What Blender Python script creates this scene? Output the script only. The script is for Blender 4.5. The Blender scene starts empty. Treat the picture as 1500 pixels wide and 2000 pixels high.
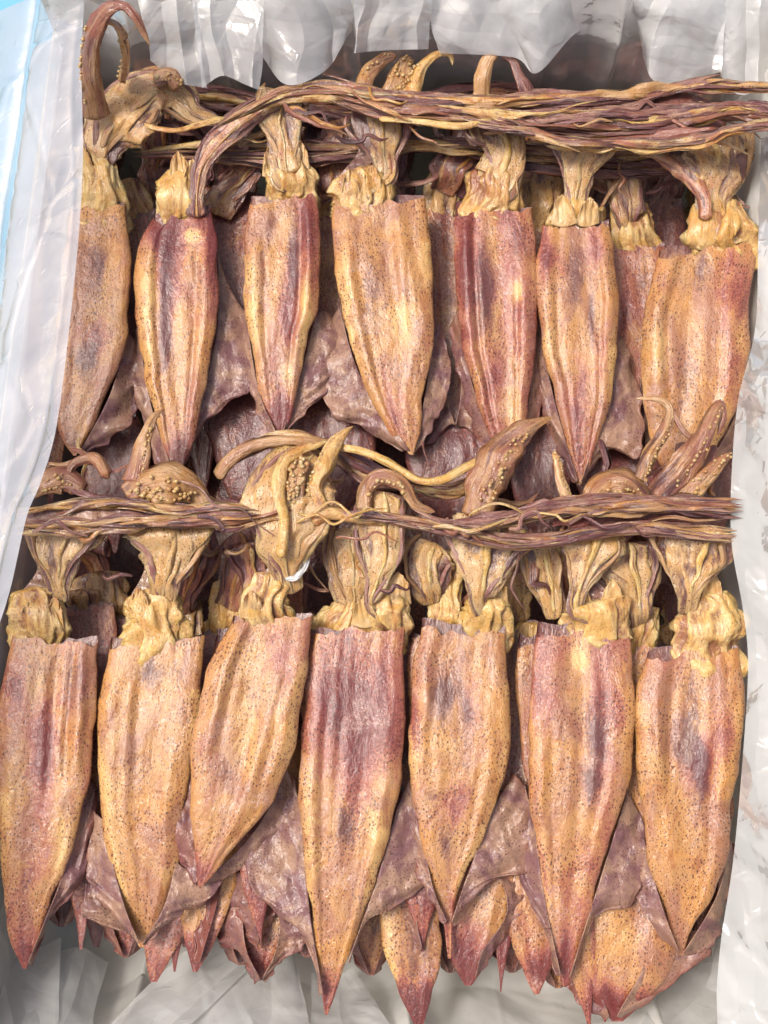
import bpy, math
import numpy as np
from mathutils import Vector

# ------------------------------------------------------------------ camera, sky, sun, exposure
S = bpy.context.scene
C = S.collection
R = math.radians
TILT, FOV, DIST = R(14), R(45), 0.724
cam = bpy.data.cameras.new('camera')
cam_o = bpy.data.objects.new('camera', cam)
C.objects.link(cam_o)
CAM = np.array([0, -DIST * math.sin(TILT), DIST * math.cos(TILT)])
cam_o.location = CAM
cam_o.rotation_euler = (TILT, 0, 0)
cam.sensor_fit = 'VERTICAL'
cam.angle_y = FOV
cam.clip_start, cam.clip_end = 0.01, 200
S.camera = cam_o

SUN_EL, SUN_AZ = R(65), R(-78)          # azimuth measured from +Y towards +X
W = bpy.data.worlds.new('World')
S.world = W
W.use_nodes = True
wn = W.node_tree.nodes
sky = wn.new('ShaderNodeTexSky')
sky.sky_type = 'NISHITA'
sky.sun_disc = False
sky.sun_elevation = SUN_EL
sky.sun_rotation = SUN_AZ
sky.air_density, sky.dust_density, sky.ozone_density = 0.7, 6.0, 0.3
wn['Background'].inputs['Strength'].default_value = 0.135
W.node_tree.links.new(sky.outputs[0], wn['Background'].inputs['Color'])
sl = bpy.data.lights.new('sun', 'SUN')
sl.energy, sl.angle, sl.color = 2.4, R(16), (1.0, 0.96, 0.9)
so = bpy.data.objects.new('sun', sl)
C.objects.link(so)
d = Vector((math.sin(SUN_AZ) * math.cos(SUN_EL), math.cos(SUN_AZ) * math.cos(SUN_EL), math.sin(SUN_EL)))
so.rotation_euler = d.to_track_quat('Z', 'Y').to_euler()
so.location = d * 3
S.view_settings.view_transform = 'Standard'
S.view_settings.look = 'None'
S.view_settings.exposure = 0.30
S.cycles.max_bounces = 10
S.cycles.transparent_max_bounces = 16

# ------------------------------------------------------------------ helpers
rng = np.random.default_rng(7)
FPX = 1000 / math.tan(FOV / 2)
ct, st = math.cos(TILT), math.sin(TILT)


def P(px, py, z):
    """photo pixel (1500 x 2000) and height -> point in the scene"""
    px, py, z = np.broadcast_arrays(np.asarray(px, float), np.asarray(py, float), np.asarray(z, float))
    a, b = (px - 750) / FPX, -(py - 1000) / FPX
    dx, dy, dz = a, b * ct + st, b * st - ct
    k = (z - CAM[2]) / dz
    return np.stack([CAM[0] + dx * k, CAM[1] + dy * k, z], -1)


def pxs(px, py, z):
    return np.linalg.norm(P(np.asarray(px) + 1, py, z) - P(px, py, z), axis=-1)


_perm = np.random.default_rng(3).permutation(512)
_perm = np.concatenate([_perm, _perm, _perm])
_grad = np.random.default_rng(4).normal(size=(512, 3))
_grad /= np.linalg.norm(_grad, axis=1)[:, None]


def noise(x, y, z=0.0):
    x, y, z = np.broadcast_arrays(np.asarray(x, float), np.asarray(y, float), np.asarray(z, float))
    xi, yi, zi = np.floor(x).astype(int), np.floor(y).astype(int), np.floor(z).astype(int)
    xf, yf, zf = x - xi, y - yi, z - zi
    f = lambda t: t * t * t * (t * (t * 6 - 15) + 10)
    u, v, w = f(xf), f(yf), f(zf)
    out = 0
    for i in (0, 1):
        for j in (0, 1):
            for k in (0, 1):
                h = _perm[_perm[_perm[(xi + i) & 511] + ((yi + j) & 511)] % 512 + ((zi + k) & 511)] % 512
                g = _grad[h]
                dot = g[..., 0] * (xf - i) + g[..., 1] * (yf - j) + g[..., 2] * (zf - k)
                out = out + dot * (u if i else 1 - u) * (v if j else 1 - v) * (w if k else 1 - w)
    return out * 1.6


def ridged(x, y, z=0.0):
    return 1 - 2 * np.abs(noise(x, y, z)) / 0.6


def fbm(x, y, z=0.0, o=3):
    r, a = 0, 1.0
    for i in range(o):
        r = r + a * noise(np.asarray(x) * 2 ** i, np.asarray(y) * 2 ** i, np.asarray(z) + 17 * i)
        a *= 0.5
    return r


def tri(x):
    return np.abs((x % 2) - 1)


def resample(pts, n):
    """Catmull-Rom through rows of pts, n samples evenly in chord length"""
    p = np.asarray(pts, float)
    if len(p) == 2:
        t = np.linspace(0, 1, n)[:, None]
        return p[0] * (1 - t) + p[1] * t
    e = np.vstack([2 * p[0] - p[1], p, 2 * p[-1] - p[-2]])
    L = np.concatenate([[0], np.cumsum(np.linalg.norm(np.diff(p[:, :2], axis=0), axis=1) + 1e-6)])
    s = np.linspace(0, L[-1], n)
    k = np.clip(np.searchsorted(L, s, 'right') - 1, 0, len(p) - 2)
    t = ((s - L[k]) / (L[k + 1] - L[k]))[:, None]
    a, b, c, dd = e[k], e[k + 1], e[k + 2], e[k + 3]
    return 0.5 * (2 * b + (c - a) * t + (2 * a - 5 * b + 4 * c - dd) * t ** 2 + (3 * b - a - 3 * c + dd) * t ** 3)


def put(name, V, F, mat, parent=None, attrs=None, smooth=True, origin=None):
    V = np.asarray(V, float).reshape(-1, 3)
    if origin is None:
        origin = np.array(parent.location) if parent is not None and parent.parent is None else None
        if parent is not None and parent.parent is not None:
            origin = np.array(parent.parent.location)
        if parent is None:
            origin = np.array([V[:, 0].mean(), V[:, 1].mean(), V[:, 2].min()])
    me = bpy.data.meshes.new(name)
    F = np.asarray(F)
    n, k = F.shape
    me.vertices.add(len(V))
    me.vertices.foreach_set('co', (V - origin).astype('f4').ravel())
    me.loops.add(n * k)
    me.loops.foreach_set('vertex_index', F.astype('i4').ravel())
    me.polygons.add(n)
    me.polygons.foreach_set('loop_start', (np.arange(n) * k).astype('i4'))
    me.polygons.foreach_set('use_smooth', np.full(n, smooth))
    me.update(calc_edges=True)
    me.validate()
    for a, val in (attrs or {}).items():
        val = np.asarray(val, 'f4').reshape(len(V), -1)
        if val.shape[1] == 1:
            at = me.attributes.new(a, 'FLOAT', 'POINT')
            at.data.foreach_set('value', val.ravel())
        else:
            at = me.attributes.new(a, 'FLOAT_VECTOR', 'POINT')
            at.data.foreach_set('vector', val.ravel())
    me.materials.append(mat)
    o = bpy.data.objects.new(name, me)
    C.objects.link(o)
    if parent is not None:
        o.parent = parent
    else:
        o.location = origin
    return o


def thing(name, label, cat, loc, group=None):
    o = bpy.data.objects.new(name, None)
    o.empty_display_size = 0.01
    C.objects.link(o)
    o.location = loc
    o['label'], o['category'] = label, cat
    if group:
        o['group'] = group
    return o


def tag(o, label, cat, group=None):
    o['label'], o['category'] = label, cat
    if group:
        o['group'] = group
    return o


def grid_faces(nv, nu, closed=False):
    a = np.arange(nv * nu).reshape(nv, nu)
    if closed:
        b = np.roll(a, -1, 1)
        return np.stack([a[:-1], b[:-1], b[1:], a[1:]], -1).reshape(-1, 4)
    return np.stack([a[:-1, :-1], a[:-1, 1:], a[1:, 1:], a[1:, :-1]], -1).reshape(-1, 4)


# ------------------------------------------------------------------ materials
class NT:
    def __init__(self, name):
        self.m = bpy.data.materials.new(name)
        self.m.use_nodes = True
        self.t = self.m.node_tree
        self.n = self.t.nodes
        self.bsdf = self.n['Principled BSDF']
        self.out = self.n['Material Output']

    def lk(self, a, b):
        if hasattr(a, 'links') or isinstance(a, bpy.types.NodeSocket):
            self.t.links.new(a, b)
        else:
            b.default_value = a

    def attr(self, name, vec=False):
        n = self.n.new('ShaderNodeAttribute')
        n.attribute_name = name
        return n.outputs['Vector'] if vec else n.outputs['Fac']

    def math(self, op, a, b=0.0, c=0.0, clamp=False):
        n = self.n.new('ShaderNodeMath')
        n.operation = op
        n.use_clamp = clamp
        self.lk(a, n.inputs[0]); self.lk(b, n.inputs[1]); self.lk(c, n.inputs[2])
        return n.outputs[0]

    def vmul(self, v, s):
        n = self.n.new('ShaderNodeVectorMath')
        n.operation = 'MULTIPLY'
        self.lk(v, n.inputs[0]); n.inputs[1].default_value = s
        return n.outputs[0]

    def noise(self, v, scale, detail=3, rough=0.55, dist=0.0):
        n = self.n.new('ShaderNodeTexNoise')
        self.lk(v, n.inputs['Vector'])
        n.inputs['Scale'].default_value = scale
        n.inputs['Detail'].default_value = detail
        n.inputs['Roughness'].default_value = rough
        n.inputs['Distortion'].default_value = dist
        return n.outputs['Fac']

    def voro(self, v, scale, feature='F1', rnd=1.0, dims='2D'):
        n = self.n.new('ShaderNodeTexVoronoi')
        n.feature = feature
        n.voronoi_dimensions = dims
        self.lk(v, n.inputs['Vector'])
        n.inputs['Scale'].default_value = scale
        n.inputs['Randomness'].default_value = rnd
        return n.outputs['Distance'], (n.outputs['Color'] if feature == 'F1' else None)

    def ss(self, x, lo, hi, a=0.0, b=1.0):
        n = self.n.new('ShaderNodeMapRange')
        n.interpolation_type = 'SMOOTHSTEP'
        self.lk(x, n.inputs['Value'])
        for k, v in (('From Min', lo), ('From Max', hi), ('To Min', a), ('To Max', b)):
            self.lk(v, n.inputs[k])
        return n.outputs['Result']

    def mix(self, f, a, b):
        n = self.n.new('ShaderNodeMix')
        n.data_type = 'RGBA'
        self.lk(f, n.inputs['Factor'])
        for s, v in ((n.inputs[6], a), (n.inputs[7], b)):
            self.lk((*v, 1) if isinstance(v, tuple) and len(v) == 3 else v, s)
        return n.outputs[2]

    def bump(self, h, strength, dist, normal=None):
        n = self.n.new('ShaderNodeBump')
        n.inputs['Strength'].default_value = strength
        n.inputs['Distance'].default_value = dist
        self.lk(h, n.inputs['Height'])
        if normal is not None:
            self.lk(normal, n.inputs['Normal'])
        return n.outputs[0]


def dots(m, v, scale, size, dens=None):
    dd, col = m.voro(v, scale)
    sep = m.n.new('ShaderNodeSeparateColor')
    m.lk(col, sep.inputs[0])
    sz = m.math('MULTIPLY', m.math('MULTIPLY_ADD', sep.outputs[0], 0.75, 0.25), size)
    if dens is not None:
        sz = m.math('MULTIPLY', sz, dens)
    return m.ss(dd, sz, m.math('ADD', sz, 0.10), 1, 0)


GOLD, PALE = (0.52, 0.25, 0.07), (0.65, 0.40, 0.15)
PINK, MAROON, PURPLE, DOT = (0.35, 0.10, 0.075), (0.12, 0.018, 0.02), (0.10, 0.036, 0.038), (0.07, 0.017, 0.012)
MAUVE = (0.32, 0.145, 0.095)


def mat_mantle():
    m = NT('dried_skin')
    tc = m.attr('tc', True)
    st_ = m.vmul(tc, (1.0, 0.42, 1.0))
    red, dark, yel = m.attr('red'), m.attr('dark'), m.attr('yel')
    n1 = m.noise(st_, 75, 4, 0.62, 0.6)
    n2 = m.noise(st_, 180, 4, 0.62, 0.3)
    n3 = m.noise(tc, 620, 3, 0.6)
    n4 = m.noise(tc, 45, 4, 0.6, 1.0)
    n5 = m.noise(tc, 1300, 2, 0.5)
    n6 = m.noise(m.vmul(tc, (1.0, 0.45, 1.7)), 52, 4, 0.6, 0.8)
    col = m.mix(m.ss(n4, 0.3, 0.7), GOLD, (0.45, 0.24, 0.10))
    col = m.mix(m.ss(m.math('ADD', yel, m.math('MULTIPLY', m.math('SUBTRACT', n1, 0.5), 1.1)), 0.2, 0.7), col, PALE)
    # mauve clouds, orange-brown stain
    col = m.mix(m.ss(m.math('SUBTRACT', n6, m.math('MULTIPLY', yel, 0.18)), 0.42, 0.62, 0, 0.8), col, MAUVE)
    col = m.mix(m.math('MULTIPLY', m.ss(n2, 0.47, 0.7), 0.72), col, (0.33, 0.115, 0.035))
    fr = m.math('ADD', red, m.math('MULTIPLY', m.math('SUBTRACT', n1, 0.5), 1.6))
    fr = m.math('ADD', fr, m.math('MULTIPLY', m.math('SUBTRACT', n3, 0.5), 1.1))
    fr = m.math('ADD', fr, m.math('MULTIPLY', m.math('SUBTRACT', n5, 0.5), 0.8))
    col = m.mix(m.ss(fr, 0.2, 0.85, 0, 0.9), col, PINK)
    col = m.mix(m.ss(fr, 0.55, 1.15, 0, 0.85), col, MAROON)
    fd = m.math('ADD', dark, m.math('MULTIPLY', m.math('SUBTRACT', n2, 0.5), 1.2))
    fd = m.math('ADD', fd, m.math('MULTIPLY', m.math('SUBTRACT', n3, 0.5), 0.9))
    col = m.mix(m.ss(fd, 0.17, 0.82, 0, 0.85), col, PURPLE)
    bl = m.math('MULTIPLY', m.ss(m.noise(tc, 38, 3, 0.6), 0.56, 0.68), m.ss(n3, 0.42, 0.6))
    col = m.mix(m.math('MULTIPLY', bl, 0.55), col, (0.60, 0.40, 0.32))
    dens = m.ss(m.noise(tc, 48, 3), 0.32, 0.62, 0.3, 1.25)
    dens = m.math('MULTIPLY', dens, m.ss(yel, 0.6, 1.1, 1.0, 0.3))
    v2 = m.vmul(tc, (1.0, 0.72, 1.0))
    d1 = dots(m, v2, 500, 0.19, dens)
    d2 = dots(m, tc, 820, 0.22, dens)
    col = m.mix(m.math('MULTIPLY', d2, 0.6), col, (0.18, 0.045, 0.03))
    col = m.mix(m.math('MULTIPLY', d1, 0.82), col, DOT)
    m.lk(col, m.bsdf.inputs['Base Color'])
    m.lk(m.ss(n1, 0.3, 0.75, 0.26, 0.48), m.bsdf.inputs['Roughness'])
    m.bsdf.inputs['Subsurface Weight'].default_value = 0.15
    m.bsdf.inputs['Subsurface Radius'].default_value = (1, 0.45, 0.2)
    m.bsdf.inputs['Subsurface Scale'].default_value = 0.002
    m.bsdf.inputs['IOR'].default_value = 1.5
    m.bsdf.inputs['Specular IOR Level'].default_value = 0.25
    m.bsdf.inputs['Coat Weight'].default_value = 1.0
    m.bsdf.inputs['Coat Roughness'].default_value = 0.085
    fib = m.noise(m.vmul(tc, (1, 0.6, 1)), 420, 5, 0.65, 0.6)
    big = m.noise(m.vmul(tc, (1, 0.6, 1)), 110, 3, 0.55, 0.8)
    h = m.math('ADD', m.math('MULTIPLY', fib, 0.8), m.math('MULTIPLY', n2, 0.7))
    h = m.math('ADD', h, m.math('MULTIPLY', big, 1.8))
    nb = m.bump(h, 0.30, 0.0024)
    nb = m.bump(m.noise(tc, 1500, 2), 0.3, 0.0006, nb)
    m.lk(nb, m.bsdf.inputs['Normal'])
    m.lk(m.bump(m.noise(m.vmul(tc, (1, 0.6, 1)), 900, 3), 0.35, 0.0012, nb), m.bsdf.inputs['Coat Normal'])
    return m.m


def mat_flesh(name, c1, c2, c3, stain, rough=0.22, sss=0.25, dotk=0.6, stretch=0.2, bstr=0.6):
    """heads, arms, strands: streaks run along the piece"""
    m = NT(name)
    tc = m.attr('tc', True)
    red, dark = m.attr('red'), m.attr('dark')
    sv = m.vmul(tc, (1.0, stretch, 1.0))
    n1 = m.noise(sv, 190, 4, 0.62, 0.8)
    n2 = m.noise(sv, 420, 4, 0.62, 0.4)
    n4 = m.noise(tc, 75, 4, 0.6, 0.8)
    col = m.mix(m.ss(n4, 0.32, 0.66), c1, c2)
    col = m.mix(m.ss(m.math('ADD', m.math('SUBTRACT', n1, 0.5), m.math('MULTIPLY', red, 0.6)), 0.0, 0.4, 0, 0.92), col, c3)
    col = m.mix(m.ss(m.math('ADD', m.math('SUBTRACT', n2, 0.5), m.math('MULTIPLY', dark, 0.7)), 0.1, 0.5, 0, 0.9), col, stain)
    if dotk > 0:
        d1 = dots(m, tc, 480, 0.15, m.ss(m.noise(tc, 90, 2), 0.35, 0.6, 0.2, 1.1))
        col = m.mix(m.math('MULTIPLY', d1, dotk), col, DOT)
    m.lk(col, m.bsdf.inputs['Base Color'])
    m.lk(m.ss(n4, 0.3, 0.75, rough, rough + 0.22), m.bsdf.inputs['Roughness'])
    m.bsdf.inputs['Subsurface Weight'].default_value = sss
    m.bsdf.inputs['Subsurface Radius'].default_value = (1, 0.55, 0.2)
    m.bsdf.inputs['Subsurface Scale'].default_value = 0.007
    m.bsdf.inputs['IOR'].default_value = 1.5
    m.bsdf.inputs['Specular IOR Level'].default_value = 0.2
    m.bsdf.inputs['Coat Weight'].default_value = 0.8
    m.bsdf.inputs['Coat Roughness'].default_value = 0.10
    h = m.math('ADD', n1, m.math('MULTIPLY', n2, 0.6))
    nb = m.bump(h, bstr, 0.0034)
    nb = m.bump(m.noise(tc, 900, 3), 0.35, 0.0009, nb)
    m.lk(nb, m.bsdf.inputs['Normal'])
    m.lk(nb, m.bsdf.inputs['Coat Normal'])
    return m.m


def mat_fin():
    m = NT('fin_membrane')
    tc = m.attr('tc', True)
    red = m.attr('red')
    n1 = m.noise(tc, 55, 4, 0.6, 0.8)
    n2 = m.noise(tc, 240, 4, 0.62, 0.6)
    n5 = m.noise(tc, 900, 3, 0.6)
    col = m.mix(m.ss(n1, 0.36, 0.64), (0.24, 0.115, 0.115), (0.44, 0.265, 0.175))
    col = m.mix(m.ss(m.math('ADD', m.math('SUBTRACT', n1, 0.5), red), 0.1, 0.55, 0, 0.9), col, (0.24, 0.07, 0.055))
    col = m.mix(m.ss(n2, 0.52, 0.76, 0, 0.65), col, (0.10, 0.045, 0.052))
    col = m.mix(m.ss(n5, 0.52, 0.7, 0, 0.35), col, (0.16, 0.06, 0.05))
    col = m.mix(m.math('MULTIPLY', dots(m, tc, 520, 0.22, m.ss(m.noise(tc, 80, 2), 0.42, 0.6)), 0.7), col, DOT)
    m.lk(col, m.bsdf.inputs['Base Color'])
    m.lk(m.ss(n2, 0.3, 0.7, 0.28, 0.48), m.bsdf.inputs['Roughness'])
    m.bsdf.inputs['IOR'].default_value = 1.5
    m.bsdf.inputs['Specular IOR Level'].default_value = 0.25
    m.bsdf.inputs['Coat Weight'].default_value = 0.7
    m.bsdf.inputs['Coat Roughness'].default_value = 0.2
    wr = m.noise(m.vmul(tc, (1, 0.5, 1)), 95, 4, 0.55, 0.5)
    nb = m.bump(m.math('ADD', wr, m.math('MULTIPLY', n2, 0.6)), 0.42, 0.004)
    m.lk(nb, m.bsdf.inputs['Normal'])
    m.lk(nb, m.bsdf.inputs['Coat Normal'])
    tr = m.n.new('ShaderNodeBsdfTranslucent')
    m.lk(col, tr.inputs['Color'])
    mx = m.n.new('ShaderNodeMixShader')
    mx.inputs[0].default_value = 0.2
    m.lk(m.bsdf.outputs[0], mx.inputs[1]); m.lk(tr.outputs[0], mx.inputs[2])
    m.lk(mx.outputs[0], m.out.inputs['Surface'])
    return m.m


def mat_plastic(name, clear, tint=(0.95, 0.95, 0.93), bstr=0.45, fres=1.4, var=0.10):
    m = NT(name)
    geo = m.n.new('ShaderNodeNewGeometry')
    pos = geo.outputs['Position']
    n1 = m.noise(pos, 22, 3, 0.5)
    n2 = m.noise(pos, 110, 3, 0.5)
    wob = m.n.new('ShaderNodeVectorMath'); wob.operation = 'ADD'
    nv = m.n.new('ShaderNodeTexNoise'); nv.inputs['Scale'].default_value = 14
    m.lk(pos, nv.inputs['Vector'])
    m.lk(pos, wob.inputs[0]); m.lk(m.vmul(nv.outputs['Color'], (0.03, 0.03, 0.03)), wob.inputs[1])
    c1, _ = m.voro(wob.outputs[0], 17, dims='3D')
    c2, _ = m.voro(m.vmul(wob.outputs[0], (1.0, 0.7, 0.6)), 21, 'DISTANCE_TO_EDGE', dims='3D')
    c3, _ = m.voro(wob.outputs[0], 55, 'DISTANCE_TO_EDGE', dims='3D')
    h = m.math('ADD', m.math('MULTIPLY', c1, 0.6), m.math('MULTIPLY', n1, 0.35))
    h = m.math('ADD', h, m.math('MULTIPLY', m.ss(c2, 0.0, 0.09, 1, 0), 0.12))
    h = m.math('ADD', h, m.math('MULTIPLY', m.ss(c3, 0.0, 0.07, 1, 0), m.ss(n2, 0.5, 0.7, 0.0, 0.05)))
    nb = m.bump(h, bstr, 0.010)
    dif, trl, tra, glo = (m.n.new('ShaderNodeBsdf' + k) for k in ('Diffuse', 'Translucent', 'Transparent', 'Glossy'))
    for s in (dif, trl):
        s.inputs['Color'].default_value = (*tint, 1)
    m.lk(nb, dif.inputs['Normal']); m.lk(nb, glo.inputs['Normal'])
    tra.inputs['Color'].default_value = (0.98, 0.98, 0.98, 1)
    m.lk(m.ss(n2, 0.35, 0.7, 0.07, 0.2), glo.inputs['Roughness'])
    a, b, c = (m.n.new('ShaderNodeMixShader') for _ in range(3))
    a.inputs[0].default_value = 0.33
    m.lk(dif.outputs[0], a.inputs[1]); m.lk(trl.outputs[0], a.inputs[2])
    m.lk(m.ss(n1, 0.3, 0.7, clear - var, clear + var), b.inputs[0])
    m.lk(a.outputs[0], b.inputs[1]); m.lk(tra.outputs[0], b.inputs[2])
    fr = m.n.new('ShaderNodeFresnel')
    fr.inputs['IOR'].default_value = 1.5
    m.lk(nb, fr.inputs['Normal'])
    m.lk(m.math('MINIMUM', m.math('MULTIPLY', fr.outputs[0], fres), 0.5), c.inputs[0])
    m.lk(b.outputs[0], c.inputs[1]); m.lk(glo.outputs[0], c.inputs[2])
    m.lk(c.outputs[0], m.out.inputs['Surface'])
    return m.m


def mat_plain(name, c1, c2, scale, rough):
    m = NT(name)
    geo = m.n.new('ShaderNodeNewGeometry')
    n = m.noise(geo.outputs['Position'], scale, 5, 0.6)
    m.lk(m.mix(m.ss(n, 0.3, 0.7), c1, c2), m.bsdf.inputs['Base Color'])
    m.bsdf.inputs['Roughness'].default_value = rough
    m.lk(m.bump(n, 0.2, 0.001), m.bsdf.inputs['Normal'])
    return m.m


M_MANTLE = mat_mantle()
M_HEAD = mat_flesh('dried_head_flesh', (0.60, 0.345, 0.095), (0.65, 0.45, 0.20), (0.40, 0.155, 0.04), (0.25, 0.09, 0.05), 0.2, 0.35, 0.5, 0.5, 0.42)
M_FLAP = mat_flesh('torn_skin', (0.56, 0.33, 0.11), (0.60, 0.41, 0.20), (0.42, 0.18, 0.06), (0.25, 0.10, 0.06), 0.25, 0.0, 0.3, 0.5, 0.4)
M_CROWN = mat_flesh('dried_arm_web', (0.52, 0.29, 0.10), (0.55, 0.36, 0.18), (0.32, 0.11, 0.075), (0.12, 0.05, 0.055), 0.2, 0.5, 0.85, 0.35, 0.35)
M_ARM = mat_flesh('dried_arm', (0.40, 0.20, 0.065), (0.46, 0.28, 0.14), (0.22, 0.07, 0.05), (0.085, 0.035, 0.04), 0.24, 0.15, 0.5, 0.12)
M_DARKARM = mat_flesh('dark_dried_arm', (0.26, 0.105, 0.09), (0.38, 0.22, 0.15), (0.13, 0.04, 0.04), (0.06, 0.028, 0.036), 0.22, 0.1, 0.4, 0.12, 0.8)
M_SUCKER = mat_flesh('sucker_bead', (0.50, 0.30, 0.11), (0.52, 0.36, 0.17), (0.38, 0.17, 0.07), (0.22, 0.09, 0.05), 0.3, 0.2, 0.0, 1.0, 0.2)
M_FIN = mat_fin()


def mat_web():
    m = NT('thin_web')
    tc = m.attr('tc', True)
    n1 = m.noise(tc, 80, 4, 0.6, 0.6)
    n2 = m.noise(m.vmul(tc, (1, 0.4, 1)), 220, 4, 0.6, 0.5)
    col = m.mix(m.ss(n1, 0.35, 0.65), (0.46, 0.30, 0.20), (0.30, 0.16, 0.13))
    col = m.mix(m.ss(n2, 0.52, 0.72, 0, 0.8), col, (0.13, 0.055, 0.05))
    col = m.mix(m.math('MULTIPLY', dots(m, tc, 480, 0.18), 0.7), col, DOT)
    m.lk(col, m.bsdf.inputs['Base Color'])
    m.bsdf.inputs['Roughness'].default_value = 0.25
    m.bsdf.inputs['Coat Weight'].default_value = 0.6
    m.bsdf.inputs['Coat Roughness'].default_value = 0.12
    m.lk(m.ss(n1, 0.3, 0.6, 0.45, 0.9), m.bsdf.inputs['Alpha'])
    nb = m.bump(n2, 0.5, 0.003)
    m.lk(nb, m.bsdf.inputs['Normal']); m.lk(nb, m.bsdf.inputs['Coat Normal'])
    return m.m


M_WEB = mat_web()
M_SHRED = mat_plastic('shred_film', 0.3)


# ------------------------------------------------------------------ pieces of a squid
def mantle(root, rows, z0, z1, seed, red=0.2, patches=(), th=0.105, nv=110, nt=46, nb=14, arch=0.004, dark0=0.0, jag=17, roll=()):
    rows = np.asarray(rows, float)
    y = rows[:, 0]; xl = rows[:, 1]; xr = rows[:, 2]
    t = np.linspace(0, 1, nv)
    yy = y[0] + (y[-1] - y[0]) * t
    q = resample(np.stack([y, xl, xr], 1)[:, [0, 1, 2]], 400)
    xl = np.interp(yy, q[:, 0], q[:, 1]); xr = np.interp(yy, q[:, 0], q[:, 2])
    cx, hw = (xl + xr) / 2, np.maximum((xr - xl) / 2, 1.0)
    hmax = hw.max()
    # jagged outline
    xl_j = (noise(yy / 90, seed + 3.3) * 7 + noise(yy / 35, seed + 5.3) * 3) * np.minimum(1, hw / 30)
    xr_j = (noise(yy / 90, seed + 2.1) * 7 + noise(yy / 35, seed + 9.1) * 3) * np.minimum(1, hw / 30)
    ang = np.concatenate([np.linspace(math.pi, 0, nt, endpoint=False), np.linspace(0, -math.pi, nb, endpoint=False)])
    u = np.cos(ang)
    top = (np.sin(ang) >= -1e-9)
    u = np.sign(u) * np.abs(u) ** 0.85
    U, T = np.meshgrid(u, t)
    TOP = np.broadcast_to(top, U.shape)
    zc = z0 + (z1 - z0) * t + arch * np.sin(math.pi * t)
    HW = hw[:, None]
    X = cx[:, None] + U * HW + np.where(U < 0, -U * xl_j[:, None], U * xr_j[:, None])
    Y = np.broadcast_to(yy[:, None], U.shape).copy()
    rim = np.exp(-T / 0.035)
    Y += rim * U * 9 * math.sin(seed * 4.7)
    Y += rim * np.where(TOP, jag * noise(U * 2.3, seed * 3.1, 0.5) + 6 * noise(U * 7, seed, 2) + 16 * np.clip(noise(U * 3.1, seed * 5.1, 8) - 0.15, 0, 1), -13 - 14 * noise(U * 1.6, seed * 1.7, 4.5))
    PXS = pxs(750, yy, 0.0)[:, None]
    H = hmax * PXS * th * 2 * (hw / hmax)[:, None] ** 0.9 * (0.62 + 0.38 * np.minimum(1, T / 0.22))
    edge = (1 - np.abs(U) ** 4.2) ** 0.5
    dip = 0.55 * np.exp(-(U / 0.52) ** 2) * np.clip(1.15 - T, 0, 1) * np.clip(0.15 + T / 0.12, 0, 1)
    ph = noise(T * 1.6, seed * 2.3, 7.7) * 0.6
    rid = 0.11 * np.cos(2 * math.pi * (1.0 * U + ph + seed)) * (1 - U ** 2) * np.clip(1.1 - T, 0, 1) ** 0.7 + 0.36 * noise(U * 2.3 + ph, T * 2.2, seed * 5.7) * edge
    rid += 0.06 * ridged(U * 4.5 + ph * 2, T * 2.2, seed + 30) * edge * np.exp(-((T - 0.3) / 0.5) ** 2)
    rid += 0.10 * noise(U * 7, T * 9, seed + 60) * edge
    for k in range(2):
        uc = (-0.35 + 0.7 * k) + 0.16 * noise(T * 1.7, seed * 3.3 + k, 2.2) + 0.1 * math.sin(seed * 9 + k * 5)
        a0 = 0.5 + 0.9 * noise(seed * 4.1, k * 3.7, 1.1)
        win = np.clip(noise(T * 2.0, seed * 7 + k * 2.9, 3.1) + 0.45, 0, 1)
        rid += (-0.42 * np.exp(-((U - uc) / 0.07) ** 2) + 0.22 * np.exp(-((U - uc - 0.13) / 0.08) ** 2)) * a0 * win * edge * (1 - T)
    for (ru, ra, t0_, t1_) in roll:
        uu = ru + 0.05 * noise(T * 3, seed * 2.1 + ru, 6.6)
        win = np.clip((T - t0_) * 8 + .5, 0, 1) * np.clip((t1_ - T) * 6 + .3, 0, 1)
        rid += ra * win * (np.exp(-((U - uu) / 0.15) ** 2) - 0.75 * np.exp(-((U - uu + math.copysign(0.22, ru)) / 0.07) ** 2))
    Zt = zc[:, None] + H * (edge * (1 - 0.85 * dip) + 0.72 * rid)
    Zb = zc[:, None] - 0.45 * H * edge
    Zz = np.where(TOP, Zt, Zb)
    V = P(X, Y, Zz)
    tc = np.stack([U * HW * PXS + seed * 0.37, T * abs(y[-1] - y[0]) * PXS + seed * 0.53, np.where(TOP, 0, 0.004) + 0 * U], -1)
    tip = np.clip((T - 0.8) / 0.2, 0, 1)
    fr = red + 0.02 + 0.26 * tip + 0.30 * noise(U * 1.5, T * 3, seed + 11) * 1.0
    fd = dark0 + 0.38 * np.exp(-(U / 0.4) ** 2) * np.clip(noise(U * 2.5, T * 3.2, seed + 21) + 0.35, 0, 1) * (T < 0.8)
    fy = 0.0 + 0.9 * max(0.0, 0.22 - red) + 0.45 * np.clip((np.abs(U) - 0.55) / 0.3, 0, 1) * (0.5 + noise(U * 2, T * 3, seed + 44)) * (T > 0.15)
    back = np.where(TOP, 0, 1) * np.clip(1 - T / 0.1, 0, 1)
    fd = fd + 0.75 * back; fy = fy - back
    for (k, px, py, rx, ry, a) in patches:
        wob = 1 + 0.5 * noise(X / 22, Y / 40, seed + 70)
        g = a * np.exp(-(((X - px) / rx) ** 2 + ((Y - py) / ry) ** 2) * wob)
        if k == 'R': fr = fr + g
        if k == 'D': fd = fd + g; fy = fy - g * .5
        if k == 'Y': fy = fy + 0.8 * g; fr = fr - g; fd = fd - g
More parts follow.
